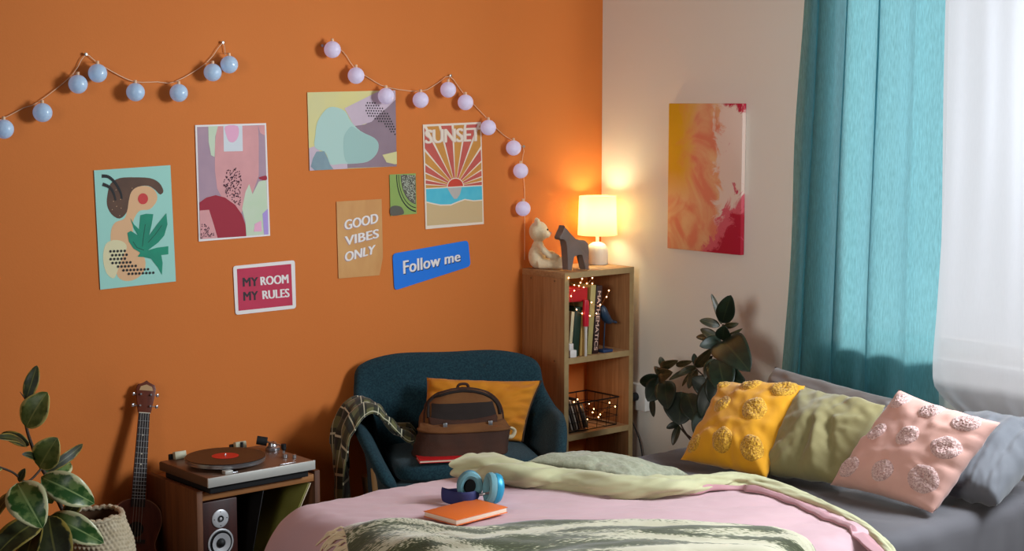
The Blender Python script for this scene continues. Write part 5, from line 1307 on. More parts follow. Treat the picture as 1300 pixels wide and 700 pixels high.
# plaid scarf over the left arm
def plaid():
    t = NT('dark_green_plaid'); tc = t.n('ShaderNodeTexCoord'); sp = t.n('ShaderNodeSeparateXYZ'); t.l(tc.outputs['UV'], sp.inputs[0])
    def stripe(src, f, a, b_):
        m = t.n('ShaderNodeMath', operation='MULTIPLY', i_1=f); t.l(src, m.inputs[0]); fr_ = t.n('ShaderNodeMath', operation='FRACT'); t.l(m.outputs[0], fr_.inputs[0])
        s_ = t.n('ShaderNodeMath', operation='SUBTRACT', i_1=a); t.l(fr_.outputs[0], s_.inputs[0]); ab = t.n('ShaderNodeMath', operation='ABSOLUTE'); t.l(s_.outputs[0], ab.inputs[0])
        l_ = t.n('ShaderNodeMath', operation='LESS_THAN', i_1=b_); t.l(ab.outputs[0], l_.inputs[0]); return l_.outputs[0]
    def mix(f, a, c, k=1.0):
        kf = t.n('ShaderNodeMath', operation='MULTIPLY', i_1=k); t.l(f, kf.inputs[0]); m = t.n('ShaderNodeMix', data_type='RGBA'); t.l(kf.outputs[0], m.inputs[0])
        if isinstance(a, tuple): m.inputs[6].default_value = lin(a)
        else: t.l(a, m.inputs[6])
        m.inputs[7].default_value = lin(c); return m.outputs[2]
    c = mix(stripe(sp.outputs[0], 9, 0.5, 0.22), (48, 52, 34), (110, 108, 66), 0.8)
    c = mix(stripe(sp.outputs[1], 6, 0.5, 0.2), c, (26, 26, 22), 0.7)
    c = mix(stripe(sp.outputs[0], 9, 0.1, 0.035), c, (206, 200, 170), 0.9); c = mix(stripe(sp.outputs[1], 6, 0.1, 0.025), c, (206, 200, 170), 0.8)
    t.l(c, t.b.inputs['Base Color']); t.b.inputs['Roughness'].default_value = 0.95; t.b.inputs['Sheen Weight'].default_value = 0.3; return t.m
PLD = plaid()
bl = thing('plaid_scarf', 'dark green checked scarf with fringes thrown over the left arm of the armchair', 'scarf', cpt(-0.47, -0.2, 0.0))
path = crom([(-0.475, -0.20, 0.10), (-0.475, -0.20, 0.25), (-0.47, -0.20, 0.40), (-0.47, -0.19, 0.55), (-0.45, -0.185, 0.645), (-0.405, -0.175, 0.69), (-0.355, -0.17, 0.665), (-0.31, -0.175, 0.625), (-0.26, -0.19, 0.575), (-0.205, -0.21, 0.55)], 8)
def scf(u, v):
    p = samp(path, u); w_ = lerp(0.165, 0.10, max(0, (u - 0.45) / 0.55))
    y = p.y + (v - 0.5) * 2 * w_
    f_ = 0.015 * sin(v * 17 + 3 * nz(u * 3, v * 2)) + 0.03 * nz(u * 5, v * 4, 1) + 0.008 * nz(u * 14, v * 12, 3)
    out = V((-1, 0, 0)).lerp(V((0.3, 0, 1)), min(1, max(0, (u - 0.3) * 3))).normalized()
    # follow the arm's height along its length
    dz = -0.9 * max(0, abs(y + 0.20) - 0.08) * (1 if u > 0.3 else 0.3)
    return V((p.x, y, p.z + dz * 0.5)) + out * (f_ + 0.012)
b = B(); b.grid(scf, 70, 40, uv=True); b.build('scarf_cloth', PLD, bl, M=CM, mods=[solid(0.005)])
b = B(); random.seed(3)
for i in range(24):
    v = i / 23; p = scf(1, v); b.tube([p, p + V((0.012, -0.004, -0.014)), p + V((0.022 + random.uniform(-.004, .004), -0.01, -0.040 + random.uniform(-.008, .008)))], 0.0022, 5)
    p = scf(0, v); b.tube([p, p + V((0, 0, -0.03)), p + V((random.uniform(-.004, .004), random.uniform(-.006, .006), -0.065))], 0.0022, 5)
b.build('fringe', mat('scarf_fringe', (92, 90, 62), 0.95), bl, M=CM)

# ------------------------------------------------------------------ wooden crate with turntable, speaker and records
PINE = wood('stained_pine', (112, 66, 34), (84, 46, 22), 'Z', 0.6, fine=50, coarse=5); PINEX = wood('stained_pine_top', (168, 112, 60), (140, 88, 46), 'X', 0.6, fine=50, coarse=5)
KX0, KX1, KYF, KYB, KH = -2.424, -1.894, -0.435, -0.045, 0.50
cr_ = thing('side_table', 'stained pine open cube table under the turntable', 'side table', ((KX0 + KX1) / 2, (KYF + KYB) / 2, 0))
for x0 in (KX0, KX1 - 0.024): B().b2((x0, KYF, 0), (x0 + 0.024, KYB, KH), 0.002).build('side_panel', PINE, cr_)
B().b2((KX0 + 0.024, KYF + 0.004, KH - 0.040), (KX1 - 0.024, KYB, KH - 0.012), 0.002).build('top_panel', PINEX, cr_)
B().b2((KX0 + 0.024, KYF + 0.004, 0.150), (KX1 - 0.024, KYB, 0.175), 0.002).build('bottom_panel', PINEX, cr_)
B().b2((KX0 + 0.024, KYB - 0.012, 0.175), (KX1 - 0.024, KYB, KH - 0.040)).build('back_panel', PINE, cr_)
# turntable
PLN = mat('silver_grey_plinth', (190, 188, 180), 0.45, metallic=0.25); PLT = mat('brown_grey_deck', (118, 88, 70), 0.4, metallic=0.3); PLS = mat('umber_plinth_side', (84, 62, 46), 0.5)
TX0, TX1, TYF, TYB, TZ0, TZ1 = -2.402, -1.945, -0.478, -0.112, 0.519, 0.554
tt = thing('turntable', 'silver and brown turntable on top of the pine cube table', 'turntable', ((TX0 + TX1) / 2, (TYF + TYB) / 2, KH - 0.012))
o = B().b2((TX0, TYF, TZ0), (TX1, TYB, TZ1 - 0.003), 0.003).build('plinth', PLS, tt)
B().b2((TX0 - 0.0005, TYF - 0.004, TZ0), (TX1 + 0.0005, TYF + 0.004, TZ1), 0.0015).build('front_fascia', PLN, o)
B().b2((TX0 + 0.003, TYF + 0.005, TZ1 - 0.004), (TX1 - 0.003, TYB - 0.003, TZ1 - 0.001), 0.001).build('deck', PLT, o)
B().b2((TX0 + 0.02, TYF + 0.02, KH - 0.011), (TX1 - 0.015, TYB - 0.01, TZ0), 0.004).build('undertray', BLK, tt)
pcx, pcy = -2.236, -0.318; PR = 0.150
pl_ = B().lathe([(0, 0), (PR - 0.008, 0), (PR - 0.002, 0.004), (PR - 0.002, 0.009), (PR, 0.012), (PR, 0.018), (0, 0.018)], (pcx, pcy, TZ1 + 0.011), seg=128, fn=lambda a, z: 1.0 + (0.004 * sin(a * 64) if 0.003 < z < 0.010 else 0)).build('platter', SIL, tt, sharp=0.6)
def vinyl():
    t = NT('vinyl_black'); t.b.inputs['Base Color'].default_value = lin((20, 17, 16)); t.b.inputs['Roughness'].default_value = 0.38
    tc = t.n('ShaderNodeTexCoord'); w_ = t.n('ShaderNodeTexWave', i_Scale=60.0); w_.wave_type = 'RINGS'; w_.rings_direction = 'Z'; t.l(tc.outputs['Object'], w_.inputs['Vector'])
    bp_ = t.n('ShaderNodeBump', i_Strength=0.25, i_Distance=0.001); t.l(w_.outputs['Fac'], bp_.inputs['Height']); t.l(bp_.outputs['Normal'], t.b.inputs['Normal']); return t.m
rec = thing('vinyl_record', 'black vinyl record with a red label lying on the turntable platter', 'record', (pcx, pcy, TZ1 + 0.0295))
B().lathe([(0, 0), (PR - 0.002, 0), (PR - 0.001, 0.001), (PR - 0.002, 0.0022), (0.052, 0.002), (0, 0.002)], (pcx, pcy, TZ1 + 0.0295), seg=96).build('disc', vinyl(), rec)
B().lathe([(0, 0), (0.050, 0), (0.050, 0.0006), (0, 0.0006)], (pcx, pcy, TZ1 + 0.0317), seg=48).build('centre_label', mat('red_record_label', (206, 20, 24), 0.45), rec)
B().lathe([(0, 0), (0.003, 0), (0.003, 0.007), (0.0015, 0.009), (0, 0.009)], (pcx, pcy, TZ1 + 0.0323), seg=12).build('spindle', SIL, tt)
B().lathe([(0, -0.001), (0.06, -0.001), (0.06, 0.012), (0, 0.012)], (pcx, pcy, TZ1), seg=32).build('platter_bearing', BLK, tt)
for x in (-2.318, -2.055):
    o = B().box((x, TYB - 0.006, TZ1 + 0.012), (0.048, 0.022, 0.030), (radians(-12), 0, 0), 0.003).build('lid_hinge', mat('cream_plastic', (196, 190, 160), 0.5), tt)
    B().box((x - 0.012, TYB + 0.010, TZ1 + 0.0), (0.05, 0.014, 0.034), None, 0.003).build('hinge_bracket', BLK, o)
pv = V((-1.97, -0.22, 0.5765))
o = B().lathe([(0, 0), (0.028, 0), (0.028, 0.010), (0.018, 0.016), (0.014, 0.030), (0, 0.030)], (pv.x, pv.y, TZ1), seg=28).build('tonearm_base', SIL, tt)
# tonearm: pivot post, tube, counterweight, headshell parked on its rest
B().tube([V((pv.x, pv.y, TZ1)), pv + V((0, 0, 0.008))], 0.008, 14).build('tonearm_pivot', BLK, tt)
arm = B().tube([(-2.0036, -0.2, 0.5904), (-1.9787, -0.24, 0.5842), (-1.97, -0.3, 0.5837)], 0.0035, 10).build('tonearm', SIL, tt)
hs = V((-1.97, -0.3, 0.5837))
B().tube([hs + V((0, 0, 0.006)), hs + V((0, 0, -0.01)), hs + V((0, -0.006, -0.018))], [0.010, 0.010, 0.006], 10).build('headshell', BLK, arm)
cw0 = V((-2.0222, -0.19, 0.5945)); cw1 = V((-1.9885, -0.21, 0.5868))
B().tube([cw0, cw1], 0.017, 20).build('counterweight', BLK, arm)
B().tube([(hs.x, hs.y, TZ1), (hs.x, hs.y, hs.z - 0.02)], 0.005, 10).build('arm_rest', SIL, tt)
B().tube([(-2.075, -0.165, TZ1), (-2.075, -0.165, TZ1 + 0.035)], 0.006, 10).build('arm_lift', BLK, tt)
for x, y, r_ in ((-2.008, -0.37, 0.010), (-2.055, -0.235, 0.014), (-1.985, -0.40, 0.007)): B().lathe([(0, 0), (r_, 0), (r_ * 0.9, 0.014), (0, 0.014)], (x, y, TZ1), seg=20).build('knob', SIL, tt)
B().b2((-2.325, -0.470, TZ1 - 0.001), (-2.292, -0.445, TZ1 + 0.013), 0.002).build('strobe_housing', PLN, tt)
B().b2((-2.315, -0.466, TZ1), (-2.27, -0.452, TZ1 + 0.004), 0.001).build('control_slider', SIL, tt)
B().b2((-2.09, -0.466, TZ1), (-2.02, -0.458, TZ1 + 0.003), 0.001).build('control_slider', SIL, tt)
# speaker
SW = wood('dark_walnut', (66, 30, 24), (50, 22, 18), 'Z', 0.45)
sx0, sx1, syf, szb, szt = -2.398, -2.252, -0.425, 0.176, 0.452
spk = thing('speaker', 'dark walnut bookshelf speaker with silver drivers inside the pine cube table', 'speaker', ((sx0 + sx1) / 2, -0.27, szb))
B().b2((sx0, syf, szb), (sx1, -0.10, szt), 0.004).build('cabinet', SW, spk)
RX = Matrix.Rotation(pi / 2, 4, 'X'); wx = -2.325 ; wz1 = 0.383; wz2 = 0.292
ALU = mat('satin_aluminium', (206, 206, 208), 0.4, metallic=0.35); DRK = mat('black_rubber', (18, 17, 18), 0.6); SCREW = mat('screw_dark', (50, 50, 52), 0.5)
o = B().lathe([(0, 0), (0.034, 0), (0.034, 0.003), (0.030, 0.005), (0.012, 0.005), (0, 0.005)], (wx, syf, wz1), M=RX, seg=40).build('tweeter', ALU, spk)
B().lathe([(0.007, 0.004), (0.0125, 0.0065), (0.012, 0.0075), (0.006, 0.006), (0, 0.006)], (wx, syf, wz1), M=RX, seg=24).build('tweeter_ring', DRK, o)
B().lathe([(0, 0.009), (0.005, 0.0075), (0.006, 0.005), (0, 0.005)], (wx, syf, wz1), M=RX, seg=20).build('dome', ALU, o)
for k in range(4):
    a = pi / 2 + k * pi / 2 + (0 if k == 0 else 0.0); B().lathe([(0, 0.0055), (0.0022, 0.0055), (0.0022, 0.0045)], (wx + 0.026 * cos(a + 0.0), syf, wz1 + 0.026 * sin(a)), M=RX, seg=10).build('screw', SCREW, o)
o = B().lathe([(0.038, 0), (0.052, 0), (0.053, 0.003), (0.050, 0.005), (0.046, 0.004)], (wx, syf, wz2), M=RX, seg=48).build('woofer', ALU, spk)
B().lathe([(0.036, 0.001), (0.040, 0.004), (0.044, 0.0055), (0.048, 0.003), (0.036, -0.0)], (wx, syf, wz2), M=RX, seg=48).build('surround', DRK, o)
B().lathe([(0, -0.006), (0.012, -0.006), (0.034, 0.002), (0.038, 0.0025), (0.037, 0.0)], (wx, syf - 0.0065, wz2), M=RX, seg=48).build('cone', ALU, o)
B().lathe([(0, 0.014), (0.010, 0.011), (0.017, 0.004), (0.018, 0.0), (0, 0.0)], (wx, syf - 0.0035, wz2), M=RX, seg=32).build('dust_cap', DRK, o)
# records leaning inside
def lp(name, label, xb, tilt, col, y=KYF + 0.012, art=None):
    M = Matrix.Translation(V((xb, y, 0.1765))) @ Matrix.Rotation(tilt, 4, 'Y')
    t = thing(name, label, 'record sleeve', (xb, y + 0.15, 0.1765), 'record sleeves leaning in the pine cube table')
    B().b2((-0.0018, 0, 0), (0.0018, 0.31, 0.315), 0.0008).build('sleeve', mat('sleeve_%d_%d_%d' % col, col, 0.6, tuple(max(0, c - 22) for c in col), 6), t, M=M)
    return t, M
t_, M = lp('record_sleeve', 'olive green printed record sleeve leaning to the right in the pine cube table', -2.088, 0.50, (150, 146, 72))
lp('record_sleeve', 'cream edged record sleeve leaning just right of the olive one', -2.079, 0.50, (214, 196, 166))
lp('record_sleeve', 'black record sleeve between the olive sleeve and the speaker', -2.200, 0.22, (22, 18, 16))

# ------------------------------------------------------------------ ukulele
UA = V((-2.4052, -0.035, 0.8504)); UB = V((-2.5211, -0.15, 0.333))
ua = (UA - UB).normalized(); ur = V((0.96, -0.26, 0)); ur = (ur - ua * ur.dot(ua)).normalized(); un = ua.cross(ur); un = un if un.y < 0 else -un
ulen = (UA - UB).length
MAH = wood('mahogany', (112, 52, 32), (92, 40, 24), 'Z', 0.35); FRB = mat('dark_rosewood', (34, 22, 20), 0.5)
uk = thing('ukulele', 'mahogany ukulele leaning upright against the orange wall beside the plant basket', 'ukulele', UB - V((0, 0, 0.28)))
def U(r_, a_, n_=0.0): return UA + ur * r_ - ua * a_ + un * n_
# headstock
hsx = [(-.024, -.120), (-.031, -.074), (-.037, -.030), (-.031, -.014), (-.013, -.009), (0, .002), (.013, -.009), (.031, -.014), (.037, -.030), (.031, -.074), (.024, -.120)]
uh = B().prism(hsx, (U(0, 0, -0.006), ur, ua, un), 0.012, bevel=0.0015).build('headstock', MAH, uk)
B().prism([(-.026, -.037), (-.021, -.022), (0, -.014), (.021, -.022), (.026, -.037)], (U(0, 0, 0.006), ur, ua, un), 0.001).build('headstock_inlay', mat('pale_wood_inlay', (190, 150, 104), 0.5), uh)
for s in (-1, 1):
    for a_ in (0.052, 0.095):
        pg = B().tube([U(s * 0.019, a_, 0.006), U(s * 0.019, a_, 0.013)], 0.0035, 10).tube([U(s * 0.015, a_, -0.002), U(s * 0.041, a_, -0.002)], 0.002, 8).box(U(s * 0.045, a_, -0.002), (0.010, 0.007, 0.012), None, 0.002).build('tuning_peg', SIL, uh)
NL = 0.35
neck = B().prism([(-.020, -.120), (.020, -.120), (.026, -.120 - NL), (-.026, -.120 - NL)], (U(0, 0, -0.014), ur, ua, un), 0.016, bevel=0.003).build('neck', MAH, uk)
fb_ = B().prism([(-.020, -.123), (.020, -.123), (.026, -.123 - NL), (-.026, -.123 - NL)], (U(0, 0, 0.002), ur, ua, un), 0.004).build('fretboard', FRB, neck)
B().box(U(0, .1215, 0.004), (1, 1, 1), Matrix((ur * 0.042, ua * 0.003, un * 0.008)).transposed().to_4x4()).build('nut', mat('bone_white', (226, 214, 190), 0.4), neck)
b = B()
for k in range(1, 18):
    a_ = 0.123 + (NL + 0.16) * (1 - 2 ** (-k / 12)); 
    if a_ < 0.123 + NL: w_ = lerp(.020, .026, (a_ - .123) / NL); b.tube([U(-w_, a_, 0.0063), U(w_, a_, 0.0063)], 0.0009, 5)
b.build('frets', SIL, fb_)
b = B()
for a_ in (0.205, 0.275, 0.315): b.tube([U(0, a_, 0.0058), U(0, a_, 0.0066)], 0.003, 10)
b.build('fret_dots', mat('bone_white', (226, 214, 190)), fb_)
o_out = crom([(0, -.372, 0), (.05, -.376, 0), (.094, -.405, 0), (.108, -.455, 0), (.092, -.51, 0), (.086, -.54, 0), (.105, -.585, 0), (.135, -.65, 0), (.125, -.72, 0), (.06, -.755, 0), (0, -.76, 0), (-.06, -.755, 0), (-.125, -.72, 0), (-.135, -.65, 0), (-.105, -.585, 0), (-.086, -.54, 0), (-.092, -.51, 0), (-.108, -.455, 0), (-.094, -.405, 0), (-.05, -.376, 0)], 6, True)
oo = [(p.x * 0.86, p.y - 0.073) for p in o_out]
zmin = min(U(p[0], -p[1], 0).z for p in oo); sc_ = 1.0
if zmin < 0.01:
    lim = (U(0, 0.445, 0).z - 0.012) / (U(0, 0.445, 0).z - zmin); oo = [(p[0], -.445 + (p[1] + .445) * lim) for p in oo]
bd = B().prism(oo, (U(0, 0, -0.066), ur, ua, un), 0.066, bevel=0.002).build('body', MAH, uk, sharp=0.6)
B().tube([U(p[0], -p[1], 0.0) for p in oo], 0.0018, 6, closed=True).build('binding', mat('pale_binding', (150, 104, 78), 0.5), bd)
shy = 0.555
B().tube([U(0, shy, -0.001), U(0, shy, 0.0008)], 0.028, 32).build('sound_hole', BLK, bd)
B().box(U(0, 0.60, 0.004), (1, 1, 1), Matrix((ur * 0.07, ua * 0.014, un * 0.008)).transposed().to_4x4()).build('bridge', FRB, bd)
for s in (-1.5, -0.5, 0.5, 1.5): B().tube([U(s * 0.009, 0.1215, 0.0085), U(s * 0.011, 0.60, 0.011)], 0.0006, 5).build('string', mat('nylon', (200, 196, 190), 0.3), uk)

# ------------------------------------------------------------------ plants
def leaf(name, base, tip, wd, m, parent, nrm=(-0.55, -0.72, 0.42), bend=0.12, fold=0.18, roll=0.0, shape=0.0, wav=0.0):
    base = V(base); tip = V(tip); d = tip - base; L = d.length; t_ = d.normalized(); nn = V(nrm).normalized(); nn = (nn - t_ * nn.dot(t_)).normalized()
    if roll: nn = Matrix.Rotation(roll, 3, t_) @ nn
    s = t_.cross(nn)
    def fn(u, v):
        x = u * 2 - 1
        prof = sin(pi * min(1, v ** (0.92 + shape))) ** 0.6 * (1 - 0.10 * v)
        w_ = wd / 2 * prof
        ar = 4 * v * (1 - v)
        return base + t_ * (L * v) + nn * (L * bend * ar - L * 0.10 * v * v * 0) + s * (x * w_) + nn * (abs(x) ** 1.3 * w_ * fold + wav * wd * sin(v * 9 + (1 if x > 0 else 3)) * x * x)
    b = B(); b.grid(fn, 8, 18, uv=True)
    return b.build(name, m, parent, mods=[solid(0.0012)], weld=0.00005, sharp=3)
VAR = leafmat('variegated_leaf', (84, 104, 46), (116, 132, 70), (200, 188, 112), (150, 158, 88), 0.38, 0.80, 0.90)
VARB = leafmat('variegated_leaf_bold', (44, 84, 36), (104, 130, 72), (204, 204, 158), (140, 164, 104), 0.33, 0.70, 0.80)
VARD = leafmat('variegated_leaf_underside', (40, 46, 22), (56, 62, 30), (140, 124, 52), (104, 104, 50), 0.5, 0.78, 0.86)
STEM = mat('brown_stem', (66, 50, 36), 0.7)
SOIL = mat('dark_soil', (44, 32, 24), 1.0, (28, 20, 16), 60, bump=0.8, bscale=200)
BKM = mat('cream_crochet_rope', (206, 190, 160), 0.95, (188, 170, 138), 50, sheen=0.2)
bx, by, bz = -2.775, -0.33, 0.452
bas = thing('basket_planter', 'cream crocheted rope basket on the floor holding the variegated plant', 'basket', (bx, by, 0))
b = B(); NRW = 30
def bskt(u, v):
    z = lerp(0.0, bz, v); a = u * 2 * pi
    r = 0.118 + 0.022 * sin(min(1, v * 1.05) * pi * 0.9) - 0.018 * max(0, v - 0.80) / 0.20
    row = v * NRW; f_ = row - floor(row)
    r += 0.0042 * sin(f_ * pi) + 0.0024 * sin(a * 52 + f_ * 3.0 + (pi if int(row) % 2 else 0)) * sin(f_ * pi)
    r += 0.008 * nz(cos(a) * 1.5, sin(a) * 1.5, v * 2)
    return (bx + r * cos(a), by + r * sin(a), z + 0.008 * nz(cos(a) * 2, sin(a) * 2, 7) * v)
b.grid(bskt, 276, NRW * 4, cu=True)
b.flat([bskt(k / 276, 0) for k in range(276)])
b.build('woven_wall', BKM, bas, mods=[], sharp=1.5)
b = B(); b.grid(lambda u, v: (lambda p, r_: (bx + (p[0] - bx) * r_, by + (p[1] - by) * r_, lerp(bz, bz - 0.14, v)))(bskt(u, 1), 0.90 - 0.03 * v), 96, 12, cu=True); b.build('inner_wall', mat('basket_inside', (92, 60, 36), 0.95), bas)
b = B()
for k in range(2):
    b.tube([(lambda p: V((bx + (p[0] - bx) * (0.97 - 0.04 * k), by + (p[1] - by) * (0.97 - 0.04 * k), p[2] + 0.004 + 0.003 * sin(q * 1.8))))(bskt(q / 90, 1)) for q in range(90)], 0.008, 8, closed=True)
b.build('rolled_rim', BKM, bas)
B().lathe([(0, 0), (0.085, 0), (0.085, 0.004), (0, 0.006)], (bx, by, bz - 0.13), seg=40).build('soil', SOIL, bas)
lpn = thing('variegated_rubber_plant', 'variegated rubber plant with cream edged leaves growing from the rope basket', 'plant', (bx, by, bz - 0.13))
py = -0.36
stm = crom([(bx - 0.04, by, bz - 0.126), (-2.901, -0.35, 0.5062), (-2.9476, -0.36, 0.6127), (-2.9838, -0.37, 0.6749), (-3.0042, -0.37, 0.7325), (-3.024, -0.37, 0.803), (-3.0299, -0.37, 0.8713), (-3.0142, -0.37, 0.9232)], 6)
B().tube(stm, [lerp(0.0085, 0.004, k / (len(stm) - 1)) for k in range(len(stm))], 10).build('stem', STEM, lpn)
st2 = crom([(-2.9788, -0.37, 0.6578), (-3.043, -0.4, 0.6297), (-3.0993, -0.42, 0.6745), (-3.1629, -0.44, 0.7091)], 6)
B().tube(st2, 0.004, 8).build('branch', STEM, lpn)
st3 = crom([(-2.9191, -0.355, 0.5463), (-2.9847, -0.4, 0.5441), (-3.0256, -0.44, 0.5182), (-3.0594, -0.46, 0.4338)], 6)
B().tube(st3, 0.004, 8).build('branch', STEM, lpn)
LV = [ # base, tip, width(m), material, bend, roll, normal
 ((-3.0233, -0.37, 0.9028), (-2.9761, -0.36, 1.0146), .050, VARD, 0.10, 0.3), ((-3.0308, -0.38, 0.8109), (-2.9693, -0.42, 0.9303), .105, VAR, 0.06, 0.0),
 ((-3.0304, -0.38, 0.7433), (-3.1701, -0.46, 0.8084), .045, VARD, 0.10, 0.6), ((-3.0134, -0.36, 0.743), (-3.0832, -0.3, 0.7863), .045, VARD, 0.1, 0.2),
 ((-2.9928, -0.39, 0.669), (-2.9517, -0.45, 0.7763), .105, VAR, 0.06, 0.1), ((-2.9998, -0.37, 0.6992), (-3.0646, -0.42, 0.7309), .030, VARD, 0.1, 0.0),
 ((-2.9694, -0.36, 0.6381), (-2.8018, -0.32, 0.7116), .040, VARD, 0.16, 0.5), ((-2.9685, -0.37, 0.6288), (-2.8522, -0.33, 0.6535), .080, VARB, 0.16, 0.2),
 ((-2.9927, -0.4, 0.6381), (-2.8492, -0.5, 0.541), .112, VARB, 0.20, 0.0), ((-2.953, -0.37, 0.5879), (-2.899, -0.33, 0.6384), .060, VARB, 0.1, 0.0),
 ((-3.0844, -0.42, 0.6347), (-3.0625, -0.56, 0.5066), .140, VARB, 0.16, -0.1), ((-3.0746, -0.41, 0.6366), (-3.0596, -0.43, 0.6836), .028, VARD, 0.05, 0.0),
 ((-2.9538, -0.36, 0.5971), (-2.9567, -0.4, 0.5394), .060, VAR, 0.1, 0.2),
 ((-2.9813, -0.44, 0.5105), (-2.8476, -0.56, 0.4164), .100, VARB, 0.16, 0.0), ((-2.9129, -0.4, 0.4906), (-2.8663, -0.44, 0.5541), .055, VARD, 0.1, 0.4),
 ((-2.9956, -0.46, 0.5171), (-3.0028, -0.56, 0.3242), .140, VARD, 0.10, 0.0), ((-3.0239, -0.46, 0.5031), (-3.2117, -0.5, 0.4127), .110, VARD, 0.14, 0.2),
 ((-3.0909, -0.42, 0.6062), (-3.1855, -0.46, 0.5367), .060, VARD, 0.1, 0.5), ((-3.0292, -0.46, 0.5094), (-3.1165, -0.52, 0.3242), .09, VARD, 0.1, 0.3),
 ((-2.9371, -0.36, 0.589), (-2.8569, -0.31, 0.5835), .04, VARB, 0.1, 0.3), ((-3.1404, -0.43, 0.6986), (-3.2072, -0.45, 0.6966), .04, VAR, 0.1, 0.3),
]
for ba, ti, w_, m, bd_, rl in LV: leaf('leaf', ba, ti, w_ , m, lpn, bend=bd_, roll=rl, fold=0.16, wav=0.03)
B().tube([LV[0][0], V(LV[0][0]) + V((-0.02, 0, 0.03))], [0.003, 0.001], 6).build('leaf_sheath', STEM, lpn)

# dark rubber plant by the cream wall
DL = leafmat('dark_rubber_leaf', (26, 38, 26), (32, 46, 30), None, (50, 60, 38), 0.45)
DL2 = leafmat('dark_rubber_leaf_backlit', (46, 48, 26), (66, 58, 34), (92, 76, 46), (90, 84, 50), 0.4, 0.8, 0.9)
px_, py_ = -0.28, -0.86
pot = thing('plant_pot', 'terracotta pot behind the bed holding the dark rubber plant', 'plant pot', (px_, py_, 0))
B().lathe([(0, 0), (0.10, 0), (0.135, 0.22), (0.142, 0.22), (0.142, 0.25), (0.128, 0.25), (0.122, 0.215), (0, 0.215)], (px_, py_, 0), seg=40).build('pot_body', mat('terracotta', (150, 84, 58), 0.8), pot)
B().lathe([(0, 0.2155), (0.12, 0.2155), (0.12, 0.22), (0, 0.222)], (px_, py_, 0), seg=32).build('soil', SOIL, pot)
dp_ = thing('rubber_plant', 'dark leaved rubber plant growing in the corner in front of the cream wall', 'plant', (px_, py_, 0.222))
X_ = -0.28
s1 = crom([(px_, py_, 0.221), (-0.28, -0.9964, 0.4793), (-0.28, -1.0116, 0.6166), (-0.28, -1.0053, 0.7164), (-0.28, -1.0078, 0.8172), (-0.28, -1.0106, 0.9009), (-0.28, -1.031, 0.9796)], 6)
B().tube(s1, [lerp(0.009, 0.0035, k / (len(s1) - 1)) for k in range(len(s1))], 10).build('stem', STEM, dp_)
for pts in ([(-0.28, -1.0015, 0.6824), (-0.28, -0.947, 0.7354), (-0.28, -0.8738, 0.7799), (-0.28, -0.8823, 0.8183)], [(-0.28, -0.9831, 0.4771), (-0.28, -0.833, 0.4798), (-0.26, -0.7084, 0.6383), (-0.26, -0.6693, 0.7096), (-0.26, -0.6688, 0.7443)], [(-0.3, -0.889, 0.4541), (-0.3, -0.8144, 0.5071), (-0.3, -0.7767, 0.5322)], [(-0.28, -1.0079, 0.8105), (-0.28, -1.0508, 0.8625)], [(-0.28, -0.9895, 0.8483), (-0.28, -0.9533, 0.8775)]):
    c = crom(pts, 6); B().tube(c, 0.0035, 8).build('branch', STEM, dp_)
NW = (-0.75, -0.6, 0.25)
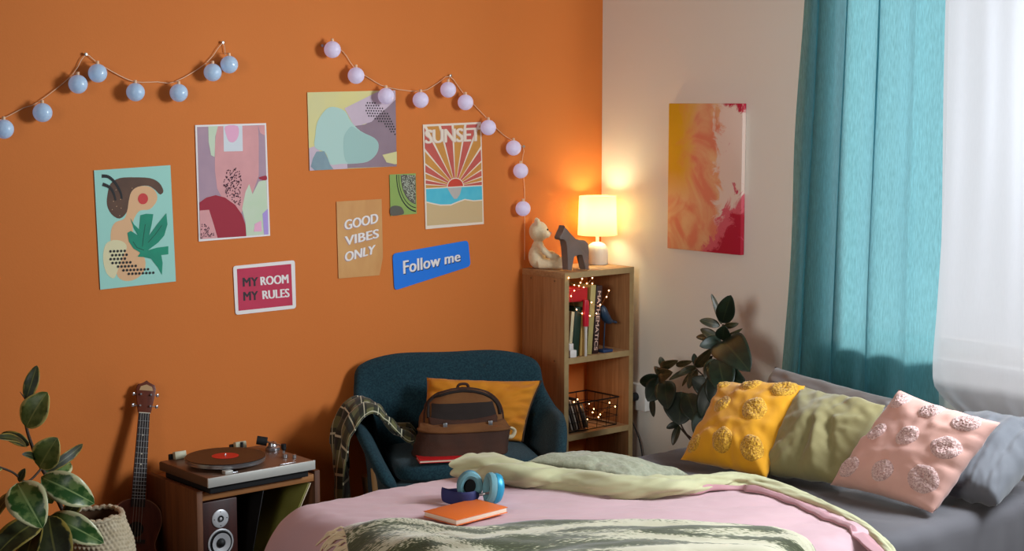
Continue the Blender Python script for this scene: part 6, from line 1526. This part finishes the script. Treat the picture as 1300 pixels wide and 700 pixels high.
DLV = [
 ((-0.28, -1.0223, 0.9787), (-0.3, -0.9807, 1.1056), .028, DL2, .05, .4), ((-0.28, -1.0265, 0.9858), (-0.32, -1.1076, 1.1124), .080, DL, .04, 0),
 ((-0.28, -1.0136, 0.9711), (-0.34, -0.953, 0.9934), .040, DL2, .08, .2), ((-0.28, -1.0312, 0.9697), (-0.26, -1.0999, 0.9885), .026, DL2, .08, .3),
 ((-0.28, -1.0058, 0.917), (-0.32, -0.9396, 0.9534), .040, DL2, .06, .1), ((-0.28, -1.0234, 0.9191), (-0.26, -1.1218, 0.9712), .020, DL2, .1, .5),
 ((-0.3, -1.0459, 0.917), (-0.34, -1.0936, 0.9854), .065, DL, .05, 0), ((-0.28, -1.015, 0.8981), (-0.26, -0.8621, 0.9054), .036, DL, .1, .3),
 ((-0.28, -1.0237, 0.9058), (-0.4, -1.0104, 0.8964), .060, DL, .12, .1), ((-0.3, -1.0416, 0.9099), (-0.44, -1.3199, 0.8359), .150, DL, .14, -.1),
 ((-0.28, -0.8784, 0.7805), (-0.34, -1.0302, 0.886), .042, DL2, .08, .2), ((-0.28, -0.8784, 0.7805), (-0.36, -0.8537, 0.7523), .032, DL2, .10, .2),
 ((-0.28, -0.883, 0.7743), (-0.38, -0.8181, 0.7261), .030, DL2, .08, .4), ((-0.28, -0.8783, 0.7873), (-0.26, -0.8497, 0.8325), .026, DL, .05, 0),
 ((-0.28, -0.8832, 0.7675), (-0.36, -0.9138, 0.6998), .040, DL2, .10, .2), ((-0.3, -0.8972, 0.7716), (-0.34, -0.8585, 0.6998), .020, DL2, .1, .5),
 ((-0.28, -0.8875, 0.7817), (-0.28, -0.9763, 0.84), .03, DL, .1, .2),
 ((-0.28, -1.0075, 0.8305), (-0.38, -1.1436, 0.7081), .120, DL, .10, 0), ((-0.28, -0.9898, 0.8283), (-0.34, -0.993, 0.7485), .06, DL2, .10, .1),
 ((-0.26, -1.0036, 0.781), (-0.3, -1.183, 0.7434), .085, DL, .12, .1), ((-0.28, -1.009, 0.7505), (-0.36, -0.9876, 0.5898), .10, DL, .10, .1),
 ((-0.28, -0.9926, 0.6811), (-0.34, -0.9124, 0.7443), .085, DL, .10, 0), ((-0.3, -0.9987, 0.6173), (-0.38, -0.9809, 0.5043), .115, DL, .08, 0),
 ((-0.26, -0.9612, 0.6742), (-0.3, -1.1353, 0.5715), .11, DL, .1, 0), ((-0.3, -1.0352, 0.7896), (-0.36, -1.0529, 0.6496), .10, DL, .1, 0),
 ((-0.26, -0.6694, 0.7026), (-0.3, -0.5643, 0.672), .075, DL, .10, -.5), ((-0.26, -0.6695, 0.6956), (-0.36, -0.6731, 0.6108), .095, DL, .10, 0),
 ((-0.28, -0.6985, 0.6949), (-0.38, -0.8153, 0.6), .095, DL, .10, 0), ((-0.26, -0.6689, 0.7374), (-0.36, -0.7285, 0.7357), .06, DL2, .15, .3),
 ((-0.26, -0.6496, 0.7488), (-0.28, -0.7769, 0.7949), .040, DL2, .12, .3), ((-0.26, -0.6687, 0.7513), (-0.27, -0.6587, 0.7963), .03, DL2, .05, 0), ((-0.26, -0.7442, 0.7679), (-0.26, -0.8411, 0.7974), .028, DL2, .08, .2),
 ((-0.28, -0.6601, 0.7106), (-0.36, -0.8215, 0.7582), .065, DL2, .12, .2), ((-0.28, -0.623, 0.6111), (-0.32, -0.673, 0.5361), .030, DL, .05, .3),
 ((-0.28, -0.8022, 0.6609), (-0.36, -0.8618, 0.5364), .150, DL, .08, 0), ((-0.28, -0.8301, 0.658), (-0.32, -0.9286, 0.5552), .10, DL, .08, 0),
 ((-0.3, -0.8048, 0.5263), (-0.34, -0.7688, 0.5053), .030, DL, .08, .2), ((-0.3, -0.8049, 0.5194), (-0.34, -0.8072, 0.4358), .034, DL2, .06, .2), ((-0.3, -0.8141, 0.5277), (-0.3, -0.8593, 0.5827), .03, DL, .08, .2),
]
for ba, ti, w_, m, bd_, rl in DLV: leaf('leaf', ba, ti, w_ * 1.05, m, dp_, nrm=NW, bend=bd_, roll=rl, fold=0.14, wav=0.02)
